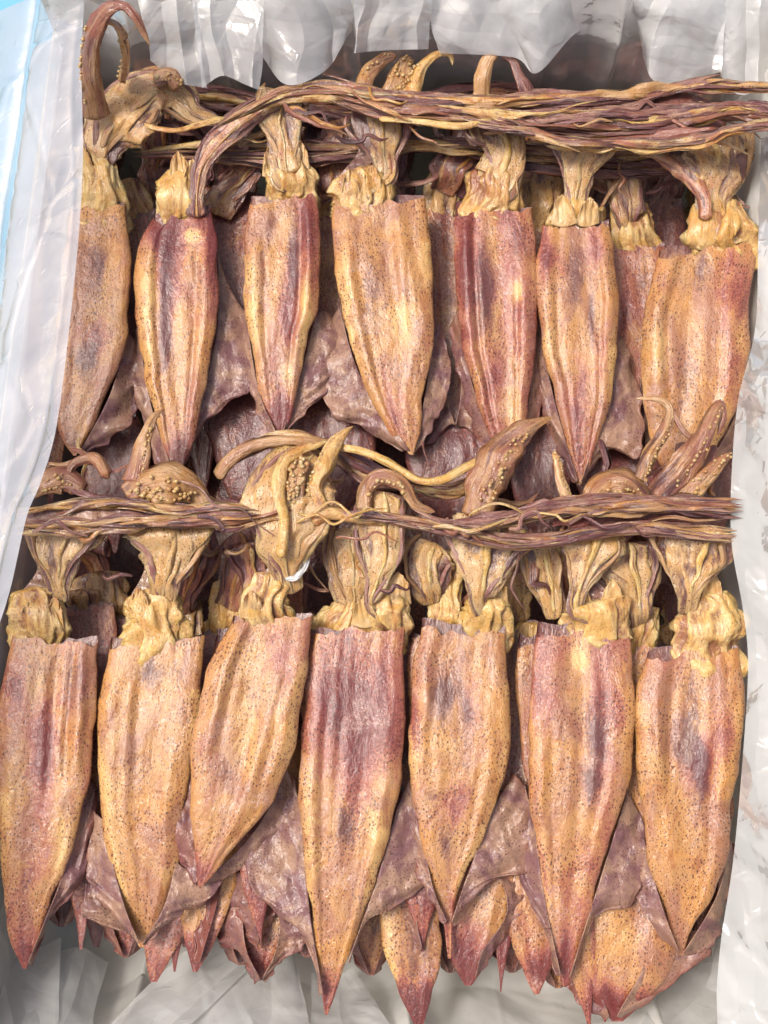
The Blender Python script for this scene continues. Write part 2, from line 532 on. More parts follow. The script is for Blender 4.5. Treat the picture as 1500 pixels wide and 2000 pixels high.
    return put('mantle', V, grid_faces(nv, nt + nb, True), M_MANTLE, root, {'tc': tc, 'red': fr, 'dark': fd, 'yel': fy})


def tube(name, root, path, mat, seed, flat=0.45, nr=24, nv=None, pleat=0.25, pf=5, twist=0.0, red=0.2, dark=0.1, rough=0.12, parent=None, lump=1.6, edge=0.0, fine=0.45, wob=0.12, cap=True):
    """path rows: x px, y px, half width px, z"""
    path = np.asarray(path, float)
    L = np.sum(np.linalg.norm(np.diff(path[:, :2], axis=0), axis=1))
    nv = nv or int(np.clip(L / 2.4, 18, 200))
    q = resample(path, nv)
    w = np.maximum(q[:, 2], 0.6)
    c = P(q[:, 0], q[:, 1], q[:, 3])
    ps = pxs(q[:, 0], q[:, 1], q[:, 3])
    T = np.gradient(c, axis=0)
    T /= np.linalg.norm(T, axis=1)[:, None] + 1e-12
    up = np.array([0, 0, 1.0])
    side = np.cross(T, up)
    side /= np.linalg.norm(side, axis=1)[:, None] + 1e-12
    nor = np.cross(side, T)
    s = np.linspace(0, 1, nv)
    a = np.linspace(0, 2 * math.pi, nr, endpoint=False)
    A, Sx = np.meshgrid(a, s)
    arc = s * L / 40
    ARC = np.broadcast_to(arc[:, None], A.shape)
    tw = twist * (noise(arc * 0.5, seed * 1.9) * 2.0)[:, None]
    ca, sa = np.cos(A), np.sin(A)
    wx = wob * (noise(ARC * 0.7, seed + 2.2, ca) + 0.5 * noise(ARC * 1.8, ca * 1.5, seed + sa))
    rad = 1 + pleat * (ridged(ca * pf * 0.5 + seed + wx, sa * pf * 0.5 + wx, ARC * 0.22 + seed * 3) - 0.2)
    rad += pleat * fine * ridged(ca * pf * 1.1 + seed * 5 + wx, sa * pf * 1.1, ARC * 0.45 + seed)
    rad += rough * fbm(ca * 2 + seed * 2 + wx, sa * 2, ARC * lump)
    fray = np.clip(np.minimum(s * 2.5, 1 - s) / 0.07, 0.02, 1) ** 0.6
    w = w * fray
    ww = (w * ps)[:, None] * (1 + 0.12 * noise(arc * 0.9, seed + 4.4)[:, None])
    du = ca * ww * rad
    dn = sa * ww * rad * flat
    dx = du * np.cos(tw) - dn * np.sin(tw)
    dz = du * np.sin(tw) + dn * np.cos(tw)
    V = c[:, None, :] + side[:, None, :] * dx[..., None] + nor[:, None, :] * dz[..., None]
    V += (side[:, None, :] * (noise(arc * 0.8, seed + 8.1) * 0.18)[:, None, None] + nor[:, None, :] * (noise(arc * 0.8, seed + 18.1) * 0.2)[:, None, None]) * ww[..., None]
    tc = np.stack([A * 0, ARC * 40 * ps[:, None] + seed * 0.41, np.full_like(A, seed * 0.91)], -1)
    # keep the streak pattern seamless round the piece
    tc[..., 0] = du + seed * 0.23
    tc[..., 2] += dn
    fr = np.full_like(A, red) + 0.35 * noise(arc * 0.35, seed + 50)[:, None]
    fd = np.full_like(A, dark) + 0.45 * noise(arc * 0.45, seed + 55)[:, None] - 0.3 * (rad - 1) / max(pleat, .05) + edge * np.abs(ca) ** 3
    F = grid_faces(nv, nr, True)
    V = V.reshape(-1, 3); tc = tc.reshape(-1, 3); fr = fr.ravel(); fd = fd.ravel()
    if cap:
        e0, e1 = V[:nr].mean(0), V[-nr:].mean(0)
        k = len(V)
        V = np.vstack([V, e0, e1]); tc = np.vstack([tc, tc[0], tc[-1]])
        fr = np.append(fr, [red, red]); fd = np.append(fd, [dark, dark])
        i = np.arange(nr); j = np.roll(i, -1)
        F = np.vstack([F, np.stack([j, i, np.full(nr, k), np.full(nr, k)], 1)[:, [0, 1, 2, 2]] * 1,
                       np.stack([i, j, np.full(nr, k + 1), np.full(nr, k + 1)], 1) + np.array([k - nr, k - nr, 0, 0])])
    # triangles for the caps: build from polygons of mixed size
    quads = F[: (nv - 1) * nr]
    tris = F[(nv - 1) * nr:, :3]
    Q = np.vstack([quads[:, [0, 1, 2]], quads[:, [0, 2, 3]], tris]) if cap else np.vstack([quads[:, [0, 1, 2]], quads[:, [0, 2, 3]]])
    o = put(name, V, Q, mat, parent or root, {'tc': tc, 'red': fr, 'dark': fd})
    return o, dict(c=c, side=side, nor=nor, w=w * ps, s=s)


_ico_p = (1 + 5 ** 0.5) / 2
ICO_V = np.array([(-1, _ico_p, 0), (1, _ico_p, 0), (-1, -_ico_p, 0), (1, -_ico_p, 0), (0, -1, _ico_p), (0, 1, _ico_p), (0, -1, -_ico_p), (0, 1, -_ico_p), (_ico_p, 0, -1), (_ico_p, 0, 1), (-_ico_p, 0, -1), (-_ico_p, 0, 1)]) / math.hypot(1, _ico_p)
ICO_F = np.array([(0, 11, 5), (0, 5, 1), (0, 1, 7), (0, 7, 10), (0, 10, 11), (1, 5, 9), (5, 11, 4), (11, 10, 2), (10, 7, 6), (7, 1, 8), (3, 9, 4), (3, 4, 2), (3, 2, 6), (3, 6, 8), (3, 8, 9), (4, 9, 5), (2, 4, 11), (6, 2, 10), (8, 6, 7), (9, 8, 1)])


def suckers(arm, fr, n, r, off=0.0, spread=0.35, lo=0.1, hi=0.9, rise=0.5):
    """beads along an arm: off = -1..1 across the arm"""
    V, F = [], []
    for i in range(n):
        s = lo + (hi - lo) * (i + rng.uniform(-.3, .3)) / max(n - 1, 1)
        k = int(np.clip(s * (len(fr['s']) - 1), 0, len(fr['s']) - 1))
        o = off + rng.uniform(-spread, spread)
        cc = fr['c'][k] + fr['side'][k] * fr['w'][k] * o + fr['nor'][k] * fr['w'][k] * rise * max(0.2, math.sqrt(max(0, 1 - min(1, o * o))))
        rr = r * rng.uniform(0.4, 1.0)
        V.append(cc + ICO_V * rr * np.array([1, 1, 0.8]) * (1 + 0.12 * rng.normal(size=(12, 1))))
        F.append(ICO_F + 12 * i)
    V = np.vstack(V)
    k = len(V)
    ob = put('suckers', V, np.vstack(F), M_SUCKER, arm, {'tc': V + 3, 'red': rng.uniform(-.2, .4, k // 12).repeat(12), 'dark': rng.uniform(-.2, .3, k // 12).repeat(12)})
    ob['kind'] = 'stuff'
    return ob


def sheet(name, root, inner, outer, zi, zo, mat, seed, red=0.0, n=64, m=30, amp=0.003, rag=6, droop=0.0):
    a, b = resample(inner, n), resample(outer, n)
    s = np.linspace(0, 1, m)[None, :, None]
    q = a[:, None, :] * (1 - s) + b[:, None, :] * s
    w = np.linspace(0, 1, n)[:, None] * np.ones((1, m))
    s2 = np.ones((n, 1)) * np.linspace(0, 1, m)[None, :]
    q[..., 0] += s2 ** 3 * rag * (noise(w * 9, seed + 1.5) * 1.5 + 0.3 * noise(w * 23, seed + 2.5))
    q[..., 1] += s2 ** 3 * rag * (noise(w * 9, seed + 6.5) * 1.5 + 0.3 * noise(w * 23, seed + 7.5))
    z = zi + (zo - zi) * s2 - droop * s2 ** 2
    z = z + amp * (0.8 * fbm(q[..., 0] / 55, q[..., 1] / 75, seed) + 0.55 * ridged(w * 5 + s2, s2 * 0.8, seed + 3) * s2)
    V = P(q[..., 0], q[..., 1], z)
    tc = V.copy(); tc[..., 2] = seed * 1.3
    o = put(name, V, grid_faces(n, m), mat, root, {'tc': tc, 'red': np.full(n * m, red) + 0.3 * s2.ravel() ** 4})
    md = o.modifiers.new('thickness', 'SOLIDIFY')
    md.thickness = 0.0005
    md.offset = 0
    return o


GROUP = 'whole dried squid in the box'


def squid(label, rows, z0, z1, seed, red=0.2, patches=(), head=None, crown=None, arms=(), fins=(), th=0.105, hz=0.005, crown_red=0.15, crown_dark=0.1, group=GROUP, dark0=0.0, nv=84, arch=0.004, head_mat=None, roll=()):
    rows = np.asarray(rows, float)
    y0 = rows[0]
    base = P((y0[1] + y0[2]) / 2, y0[0], z0)
    root = thing('dried_squid', label, 'dried squid', base, group)
    mantle(root, rows, z0, z1, seed, red, patches, th, dark0=dark0, nv=nv, arch=arch, roll=roll)
    if head:
        n = len(head)
        pts = [(x, y, w, z0 - 0.0045 + (hz + 0.001 if i else 0) + 0.0012 * i) for i, (x, y, w) in enumerate(head)]
        # the head goes down into the mantle
        pts = [(pts[0][0], pts[0][1] + 42, pts[0][2] * 0.85, z0 - 0.007)] + pts
        tube('head', root, pts, head_mat or M_HEAD, seed + .3, flat=0.40, nr=72, pleat=0.34, pf=3.0, rough=0.22, lump=0.9, fine=0.3, wob=0.4, red=0.12, dark=0.22, edge=0.1)
    if crown:
        pts = [(x, y, w, z) for (x, y, w, z) in crown]
        if head and len(head) > 2:
            hx, hy, hw_ = head[-2]
            if hy > pts[0][1] + 8:
                pts = [(hx, hy, min(hw_ * .6, pts[0][2] * 1.5), z0 + 0.003)] + pts
            pts[0] = (pts[0][0], pts[0][1], pts[0][2] * 1.15, min(pts[0][3], z0 + 0.0035))
        tube('arm_crown', root, pts, M_CROWN, seed + .6, flat=0.22, nr=80, pleat=0.26, pf=2.6, rough=0.2, lump=0.6, fine=0.25, wob=0.28, red=crown_red, dark=crown_dark, edge=0.6)
        if head and len(head) > 1:
            # thin webs of skin stretched between the head and the fan, torn flaps on the head
            rr = np.random.default_rng(int(seed * 77))
            hx, hy, hw_ = head[-1]
            kx, ky, kw, kz = crown[min(2, len(crown) - 1)]
            if hy - ky > 15:
                mx_, my_ = (hx + kx) / 2 + rr.uniform(-6, 6), (hy + ky) / 2
                mw = min(hw_, kw) * rr.uniform(.45, .8)
                hy2 = hy + 14
                sheet('web', root, [(hx - hw_ * 1.0, hy2), (mx_ - mw, my_), (kx - kw * 1.0, ky)], [(hx + hw_ * 1.0, hy2), (mx_ + mw, my_), (kx + kw * 1.0, ky)], z0 + .002, z0 + .003, M_WEB, seed + 3.3, n=40, m=30, amp=.004, rag=3)
            for k in range(2 if group == GROUP else 0):
                j = int(rr.integers(1, len(head)))
                fx, fy, fw = head[j]
                sd = (-1, 1)[k] * rr.uniform(.3, .8)
                ax = fx + sd * fw
                t_ = rr.uniform(18, 30)
                up_ = rr.uniform(22, 44)
                sheet('skin_flap', root, [(ax - t_, fy + 26), (ax - 2, fy + 32), (ax + t_, fy + 24)], [(ax - t_ * .6 + sd * 6, fy - up_ * .5), (ax - t_ * .1 + sd * 8, fy - up_), (ax + t_ * .3 + sd * 8, fy - up_ * .8), (ax + t_ * .7 + sd * 6, fy - up_ * .3)], z0 + .003, z0 + .010, M_FLAP, seed + k * 2.1, n=34, m=24, amp=.0025, rag=2)
        # the arms themselves, running up the fan from the neck
        cp = resample(pts, 12)
        ks = np.arange(12)
        tw_ = np.gradient(cp[:, :2], axis=0)
        tw_ /= np.linalg.norm(tw_, axis=1)[:, None] + 1e-9
        rr = np.random.default_rng(int(seed * 100))
        for k, u in enumerate((-1.0, 0.15, 0.98)):
            u = u + rr.uniform(-.15, .15) + 0.22 * noise(ks * 0.35, seed + k * 7, 2.2)
            g = np.clip(0.25 + ks / 7.0, 0, 1)
            sx = cp[:, 0] - tw_[:, 1] * cp[:, 2] * u * g
            sy = cp[:, 1] + tw_[:, 0] * cp[:, 2] * u * g
            w_ = (3.0 + rr.uniform(0, 4)) * (1 + 0.5 * noise(ks * 0.5, seed + k, 5)) * np.clip(cp[:, 2] / 45, .5, 1.2)
            a0, a1 = rr.integers(0, 2), 12 - rr.integers(0, 2)
            tube('arm', root, np.stack([sx, sy, w_, cp[:, 3] + 0.0016 * cp[:, 2] / 22 * np.sqrt(np.clip(1 - u * u * .8, 0.05, 1))], 1)[a0:a1], ([M_DARKARM, M_HEAD, M_ARM] if rr.random() < .6 else [M_ARM, M_CROWN, M_DARKARM])[k], seed + k * 3.1, flat=0.5, nr=14, nv=60, pleat=.25, pf=3, red=crown_red, dark=crown_dark)
    for A in arms:
        o, fr = tube('arm', root, A['p'], A.get('m', M_ARM), seed + A['p'][0][0] * .013, flat=A.get('flat', 0.5), nr=18, pleat=0.22, pf=4, twist=A.get('tw', 0.25), red=A.get('red', 0.2), dark=A.get('dark', 0.1))
        for k in A.get('s', ()):
            suckers(o, fr, *k)
    for f in fins:
        sheet('fin', root, f[0], f[1], f[2], f[3], M_FIN, seed + f[0][0][0] * .01, red=f[4] if len(f) > 4 else 0.0, amp=0.0035)
    return root


def leaf(top, tip, w, prof=None):
    """outline rows for a half hidden squid: rim centre, tip, widest width"""
    prof = prof or [0.84, 0.95, 1, 1, 0.97, 0.90, 0.78, 0.62, 0.42, 0.2, 0.05]
    n = len(prof)
    out = []
    for i, p in enumerate(prof):
        t = i / (n - 1)
        x = top[0] + (tip[0] - top[0]) * t
        y = top[1] + (tip[1] - top[1]) * t
        out.append((y, x - w * p / 2, x + w * p / 2))
    return out


# ------------------------------------------------------------------ the ground, the box and its liner
g = put('ground', [(-6, -6, -0.175), (6, -6, -0.175), (6, 6, -0.175), (-6, 6, -0.175)], [(0, 1, 2, 3)],
        mat_plain('blue_sheet', (0.10, 0.34, 0.52), (0.14, 0.40, 0.58), 8, 0.5))
g['kind'] = 'structure'

BX0, BX1, BY0, BY1, BZ0, BZ1 = -0.236, 0.245, -0.335, 0.305, -0.165, 0.060
M_CARD = mat_plain('grey_cardboard', (0.66, 0.62, 0.54), (0.72, 0.68, 0.60), 60, 0.8)


def LX(y):
    """the left wall is not square to the others"""
    return -0.236 + 0.034 * np.clip((np.asarray(y, float) - BY0) / (BY1 - BY0), 0, 1)


def boxmesh(name, lo, hi, mat, parent):
    lo, hi = np.array(lo, float), np.array(hi, float)
    V = np.array([[(lo, hi)[(i >> k) & 1][k] for k in range(3)] for i in range(8)])
    F = [(0, 2, 3, 1), (4, 5, 7, 6), (0, 1, 5, 4), (2, 6, 7, 3), (0, 4, 6, 2), (1, 3, 7, 5)]
    return put(name, V, F, mat, parent, smooth=False)


box = thing('cardboard_box', 'shallow grey cardboard carton that holds the dried squid', 'box', (0, 0, BZ0))
T_ = 0.005
boxmesh('side_panel', (LX(BY1) - T_, BY1, BZ0), (BX1 + T_, BY1 + T_, BZ1), M_CARD, box)
boxmesh('side_panel', (BX0 - T_, BY0 - T_, BZ0), (BX1 + T_, BY0, BZ1), M_CARD, box)
lp = boxmesh('side_panel', (BX0 - T_, BY0 + .001, BZ0), (BX0, BY1 - .001, BZ1 - 0.035), M_CARD, box)
for v_ in lp.data.vertices:
    v_.co.x += float(LX(v_.co.y)) - BX0
boxmesh('side_panel', (BX1, BY0, BZ0), (BX1 + T_, BY1, BZ1), M_CARD, box)
boxmesh('bottom_panel', (-.203, BY0, BZ0 + 0.001), (BX1, BY1, BZ0 + 0.005), M_CARD, box)

M_PL = mat_plastic('milky_plastic', 0.34, tint=(0.96, 0.94, 0.89), fres=0.5, bstr=0.3)
M_PL4 = mat_plastic('side_plastic', 0.40, tint=(0.74, 0.76, 0.75), bstr=0.4, fres=0.6, var=0.02)
M_PL3 = mat_plastic('standing_plastic', 0.66, bstr=0.3, fres=2.2)
M_PL2 = mat_plastic('folded_plastic', 0.52, fres=1.8)
liner = thing('plastic_liner', 'crumpled milky plastic bag lining the box around the squid', 'plastic liner', (0, 0, BZ0 + .006))


def crumple(a, b, seed, f=1.0):
    """sharp-creased relief, a and b in metres"""
    r = np.random.default_rng(int(seed * 10))
    wa = a + 0.012 * noise(a * 18, b * 18, seed)
    wb = b + 0.012 * noise(a * 18, b * 18, seed + 9)
    h = 0
    for k in range(7):
        th = r.uniform(0, math.pi); fr = r.uniform(8, 34) * f
        h = h + (tri((wa * math.cos(th) + wb * math.sin(th)) * fr + r.uniform(0, 2)) - 0.5) / (fr / f) * 12
    return h / 4


def drape(name, base, mat, nu, nv, fn):
    """base(s, t) -> point arrays, fn(s, t) -> offset along the local normal"""
    s, t = np.meshgrid(np.linspace(0, 1, nu), np.linspace(0, 1, nv))
    V = base(s, t)
    du, dv = np.gradient(V, axis=1), np.gradient(V, axis=0)
    n = np.cross(du, dv)
    n /= np.linalg.norm(n, axis=-1)[..., None] + 1e-12
    V = V + n * fn(s, t)[..., None]
    return put(name, V, grid_faces(nv, nu), mat, liner)


def lerp3(pts, t):
    """poly-line in t through rows of (a, b)"""
    pts = np.asarray(pts, float)
    k = np.linspace(0, 1, len(pts))
    return [np.interp(t, k, pts[:, i]) for i in range(pts.shape[1])]


# far wall: outside skirt, over the rim, down the inside
def far_base(s, t):
    x = LX(BY1) + 0.002 + (BX1 - LX(BY1) - 0.006) * s
    yy, zz = lerp3([(BY1 + 0.030, BZ1 - 0.06), (BY1 + 0.018, BZ1 + 0.004), (BY1 - 0.002, BZ1 + 0.010), (BY1 - 0.012, BZ1 - 0.03), (BY1 - 0.014, BZ1 - 0.08), (BY1 - 0.018, BZ0 + 0.03), (BY1 - 0.03, BZ0 + 0.010)], t)
    return np.stack([x, yy, zz], -1)


def far_fn(s, t):
    x = s * 0.45
    sl = x + 0.03 * noise(t * 1.5, x * 5, 3) + 0.02 * (t - 0.4) * np.sign(noise(x * 9, 0.5, 8))
    pl = tri(sl * 34 + 2.2 * noise(x * 14, 1.2, 5)) ** 1.6 * 0.007
    return -(pl + 0.006 * crumple(x, t * 0.25, 3.1) + 0.004 * crumple(x, t * 0.25, 5.1, 3.0)) * np.clip(t * 4 - 1.0, 0, 1)


drape('wall_panel', far_base, M_PL, 400, 180, far_fn)


def fold(name, top, bot, z0_, z1_, seed, mat, n=240, m=150, amp=0.008):
    """a doubled strip of film, px edges, creased lengthwise and crumpled"""
    a, b = resample(top, n), resample(bot, n)
    w, s = np.meshgrid(np.linspace(0, 1, m), np.linspace(0, 1, n))
    q = a[:, None, :] * (1 - w[..., None]) + b[:, None, :] * w[..., None]
    q[..., 0] += 7 * noise(w * 2.2, s * 2, seed) * (0.3 + w)
    L = np.linalg.norm(a[0] - a[-1]) / 1000
    cr = tri(s * (2.2 + 5 * L) + 0.5 * noise(w * 1.2, seed) + 0.9 * noise(s * 2, w, seed + 3) + seed) - 0.5
    z = z0_ + (z1_ - z0_) * w + amp * (0.8 * cr * (0.35 + 0.65 * w) + 1.1 * crumple(q[..., 0] * .0003, q[..., 1] * .0003, seed, 1.3) + 0.9 * crumple(q[..., 0] * .0003, q[..., 1] * .0003, seed + 4, 3.2))
    V = P(q[..., 0], q[..., 1], z)
    return put(name, V, grid_faces(n, m), mat, liner)


# folds of the bag that hang over the far rim with uneven hems
for k, (top, bot, z0_, z1_) in enumerate([
        ([(262, -30), (385, -30)], [(296, 118), (345, 160), (402, 172)], .062, .035),
        ([(372, -30), (520, -30)], [(398, 172), (436, 148), (505, 176)], .066, .040),
        ([(488, -30), (705, -30)], [(508, 108), (562, 166), (640, 132), (692, 58)], .070, .042),
        ([(690, -30), (845, -30)], [(694, 104), (760, 98), (838, 96)], .074, .044),
        ([(826, -30), (1255, -30)], [(858, 104), (1000, 112), (1046, 142), (1132, 62), (1245, 22)], .066, .040),
        ([(1230, -30), (1425, -30)], [(1248, 60), (1266, 152), (1330, 162), (1410, 140)], .072, .042),
        ([(1390, -30), (1540, -30)], [(1408, 150), (1450, 186), (1530, 140)], .066, .036)]):
    fold('hanging_fold', top, bot, z0_, z1_, 12 + k * 3.3, M_PL2)


# right wall
def right_base(s, t):
    y = BY0 + 0.004 + (BY1 - BY0 - 0.01) * s
    inn = 0.013 + 0.014 * np.exp(-((s - 0.38) / 0.25) ** 2)
    xx, zz = lerp3([(0.030, -0.06), (0.020, 0.004), (0.0, 0.012), (-0.4, -0.012), (-1.0, -0.045), (-1.1, -0.10), (-1.2, -0.195)], t)
    xx = np.where(xx > 0, xx, -xx * -1 * inn)
    return np.stack([BX1 + xx, y, BZ1 + zz], -1)


def right_fn(s, t):
    y = s * 0.58
    pl = tri(y * 15 + 2.4 * noise(y * 9, 1.2, 25) + 2.0 * t * noise(y * 5, .5, 3)) ** 1.5 * 0.009
    return (pl + 0.008 * crumple(t * 0.25, y, 11.7, 1.3) + 0.006 * crumple(t * 0.25, y, 12.7, 3.2)) * np.clip(t * 4 - .8, 0, 1)


drape('wall_panel', right_base, M_PL, 420, 190, right_fn)


# near wall: slopes inwards below the tips
def near_base(s, t):
    x = BX0 + 0.004 + (BX1 - BX0 - 0.008) * s
    yy, zz = lerp3([(-0.03, -0.06), (-0.018, 0.004), (0.0, 0.010), (0.016, -0.03), (0.036, -0.10), (0.060, -0.145), (0.105, -0.19), (0.135, -0.212)], t)
    return np.stack([x, BY0 + yy, BZ1 + zz], -1)


def near_fn(s, t):
    x = s * 0.45
    pl = tri(x * 17 + 2.6 * noise(x * 11, 1.2, 35) + 1.5 * t * noise(x * 6, .5, 4)) ** 1.7 * 0.013
    return (pl + 0.007 * crumple(x, t * 0.25, 15.2) + 0.005 * crumple(x, t * 0.25, 16.2, 3.0)) * np.clip(t * 4 - .8, 0, 1)


drape('wall_panel', near_base, M_PL, 400, 180, near_fn)


fold('side_fold', [(1488, 270), (1482, 470), (1476, 640), (1442, 780), (1428, 930), (1428, 1060), (1450, 1190), (1460, 1300), (1450, 1480), (1432, 1680), (1408, 1840), (1400, 1960), (1410, 2090)],
     [(1640, 250), (1640, 500), (1640, 640), (1640, 800), (1640, 930), (1640, 1060), (1640, 1190), (1640, 1300), (1640, 1480), (1640, 1680), (1640, 1840), (1640, 1960), (1640, 2090)], .042, .082, 31.4, M_PL4, n=460, m=160, amp=.011)

# folds lying over the near wall
for k, (top, bot, z0_, z1_) in enumerate([
        ([(-20, 1790), (60, 1850), (120, 1830)], [(-20, 2040), (60, 2040), (110, 2040)], -.06, .02),
        ([(70, 1880), (150, 1850), (210, 1880)], [(20, 2040), (100, 2040), (170, 2040)], -.05, .025),
        ([(390, 1830), (480, 1850), (545, 1836)], [(170, 2040), (260, 2040), (330, 2040)], -.05, .02),
        ([(470, 1860), (560, 1842), (572, 1860)], [(330, 2040), (520, 2040), (615, 2040)], -.045, .03),
        ([(395, 1888), (425, 1878), (452, 1900)], [(398, 2040), (460, 2040), (520, 2040)], -.04, .034),
        ([(608, 1900), (650, 1910), (690, 1890)], [(610, 2040), (700, 2040), (790, 2040)], -.05, .03),
        ([(1290, 1905), (1385, 1880), (1520, 1905)], [(1240, 2040), (1380, 2040), (1540, 2040)], -.03, .03),
        ([(1400, 1830), (1460, 1800), (1540, 1830)], [(1380, 1930), (1450, 1960), (1540, 1990)], -.035, .02)]):
    fold('near_fold', top, bot, -.078, -.020, 15 + k * 2.7, M_PL2, amp=0.006)


# left side: the bag stands above the rim and leans over the first squid
LEFT_EDGE = [(165, -40), (158, 120), (160, 330), (142, 560), (112, 820), (80, 940), (52, 1010), (20, 1150), (-14, 1260), (-60, 1420), (-90, 1700), (-100, 2050)]


def left_base(s, t):
    e = resample(LEFT_EDGE, 400)
    ex, ey = np.interp(s, np.linspace(0, 1, 400), e[:, 0]), np.interp(s, np.linspace(0, 1, 400), e[:, 1])
    top = P(ex, ey, 0.060)
    lo = np.stack([LX(top[..., 1]) - 0.17, top[..., 1], np.full_like(s, BZ1 - 0.15)], -1)
    k = t[..., None]
    V = top * (1 - k) + lo * k
    V[..., 2] += 0.02 * np.sin(math.pi * t)
    return V


def left_fn(s, t):
    y = s * 0.62
    pl = tri(t * 4.3 + 0.8 * noise(y * 4, t * 2, 45) + y * 1.2) ** 5 * 0.007 + tri(t * 9 + 1.2 * noise(y * 6, t * 2, 46) - y * 2) ** 6 * 0.003
    return (pl + 0.003 * crumple(t * 0.10, y, 19.2, 2.0)) * np.clip(t * 3 + 0.15, 0, 1)


drape('standing_fold', left_base, M_PL3, 320, 160, left_fn)


def left_in(s, t):
    y = BY0 + 0.004 + (BY1 - BY0 - 0.01) * s
    xx, zz = lerp3([(-0.02, -0.045), (0.004, -0.03), (0.012, -0.06), (0.014, -0.12), (0.02, -0.195)], t)
    return np.stack([LX(y) + xx, y, BZ1 + zz], -1)


drape('wall_panel', left_in, M_PL, 240, 50, lambda s, t: -0.007 * crumple(t * .2, s * .58, 23.3) * np.clip(t * 3, 0, 1))

# ------------------------------------------------------------------ the squid you see whole
A = dict
squid('golden tan squid half under the plastic with one tall arm curled over like a hook',
      [(408, 140, 248), (500, 124, 255), (600, 114, 253), (680, 108, 240), (760, 104, 215), (830, 110, 180), (865, 124, 163), (890, 143, 149)], 0.010, -0.004, 1.1, 0.12,
      [('D', 185, 520, 25, 60, .5), ('R', 185, 660, 30, 40, .9), ('D', 165, 700, 25, 30, .8), ('D', 140, 865, 20, 25, .6)],
      head=[(200, 420, 46), (192, 370, 36), (190, 320, 32), (195, 285, 34)],
      crown=[(195, 300, 30, .018), (205, 265, 48, .022), (225, 232, 62, .026), (262, 200, 58, .028), (305, 178, 44, .028), (345, 190, 34, .024), (385, 226, 20, .02), (440, 238, 10, .018)],
      arms=[A(p=[(190, 235, 24, .034), (178, 180, 22, .05), (175, 120, 21, .07), (184, 62, 21, .088), (208, 20, 17, .098), (240, 10, 10, .10), (265, 34, 8, .098), (282, 68, 6, .092), (293, 90, 3, .088)], red=.45, dark=-.1, tw=.1, s=[(26, .0013, -.75, .2, .12, .5, .6)]),
            A(p=[(240, 150, 20, .038), (246, 110, 13, .06), (240, 72, 11, .08), (222, 46, 8, .09), (196, 40, 5, .095)], m=M_CROWN, red=.1, s=[(12, .0012, .5, .2, .05, .7, .6)]),
            A(p=[(268, 236, 5, .03), (300, 250, 5, .032), (345, 254, 5, .032), (380, 246, 6, .03), (440, 230, 6, .026)], m=M_HEAD),
            A(p=[(300, 158, 16, .036), (330, 152, 18, .036), (352, 172, 14, .034)], s=[(20, .0016, 0, .7, .0, 1, .6)])],
      fins=[([(250, 650), (215, 770), (155, 885)], [(268, 668), (272, 740), (262, 815), (225, 852), (165, 892)], .001, -.006)])

squid('slim squid with dark red middle groove and pale edges, second in the upper row',
      [(425, 304, 414), (460, 281, 421), (520, 267, 426), (600, 265, 425), (700, 278, 412), (800, 297, 392), (870, 318, 375), (930, 342, 349)], 0.012, -0.004, 2.3, 0.2,
      [('R', 350, 440, 60, 60, .7), ('R', 330, 560, 30, 120, .9), ('D', 325, 560, 18, 100, .9), ('D', 320, 680, 15, 60, .7), ('R', 420, 500, 18, 120, 1), ('R', 350, 890, 30, 50, .9), ('Y', 375, 460, 16, 13, 1.2), ('Y', 295, 600, 16, 150, .7), ('Y', 350, 650, 18, 100, .5), ('R', 300, 450, 20, 50, .7)],
      roll=[(-.72, .5, 0, .9), (.7, .45, .1, .9)],
      head=[(345, 428, 34), (348, 388, 38), (352, 350, 26), (358, 330, 12)],
      crown=[(385, 425, 20, .016), (384, 385, 14, .02), (392, 330, 17, .022), (418, 282, 22, .024), (455, 248, 24, .026), (500, 215, 22, .028), (545, 195, 18, .03)], crown_red=.5, crown_dark=.3,
      fins=[([(424, 470), (425, 620), (390, 800), (350, 925)], [(440, 600), (500, 640), (506, 745), (470, 775), (430, 800), (392, 835), (365, 900)], .000, -.006, .05),
            ([(268, 640), (300, 810), (340, 925)], [(262, 650), (262, 770), (300, 890), (335, 930)], .000, -.006)])

squid('squid with red brown ridge and pink tip, third in the upper row',
      [(388, 486, 618), (450, 478, 628), (520, 477, 628), (600, 478, 620), (650, 485, 606), (700, 495, 592), (750, 505, 583), (800, 520, 573), (856, 542, 549)], 0.012, -0.004, 3.7, 0.28,
      [('R', 600, 460, 25, 110, .7), ('D', 575, 520, 12, 90, .8), ('R', 560, 600, 20, 100, .8), ('D', 530, 450, 25, 40, .4), ('Y', 565, 715, 16, 36, 1.1), ('Y', 597, 610, 13, 90, .8), ('R', 545, 810, 25, 60, 1), ('Y', 500, 600, 18, 100, .6), ('Y', 545, 480, 12, 60, .5)],
      roll=[(.68, .6, 0, .75), (-.7, .35, .2, .9)],
      head=[(575, 390, 42), (568, 350, 42), (560, 318, 34)],
      crown=[(560, 335, 30, .020), (556, 290, 28, .022), (552, 250, 34, .025), (548, 212, 44, .028), (560, 180, 48, .03)], crown_red=0.0,
      fins=[([(618, 610), (590, 720), (550, 850)], [(640, 606), (690, 680), (640, 765), (600, 800), (560, 846)], .000, -.006),
            ([(478, 600), (505, 760), (542, 850)], [(470, 640), (488, 760), (520, 840), (540, 856)], .000, -.006)])

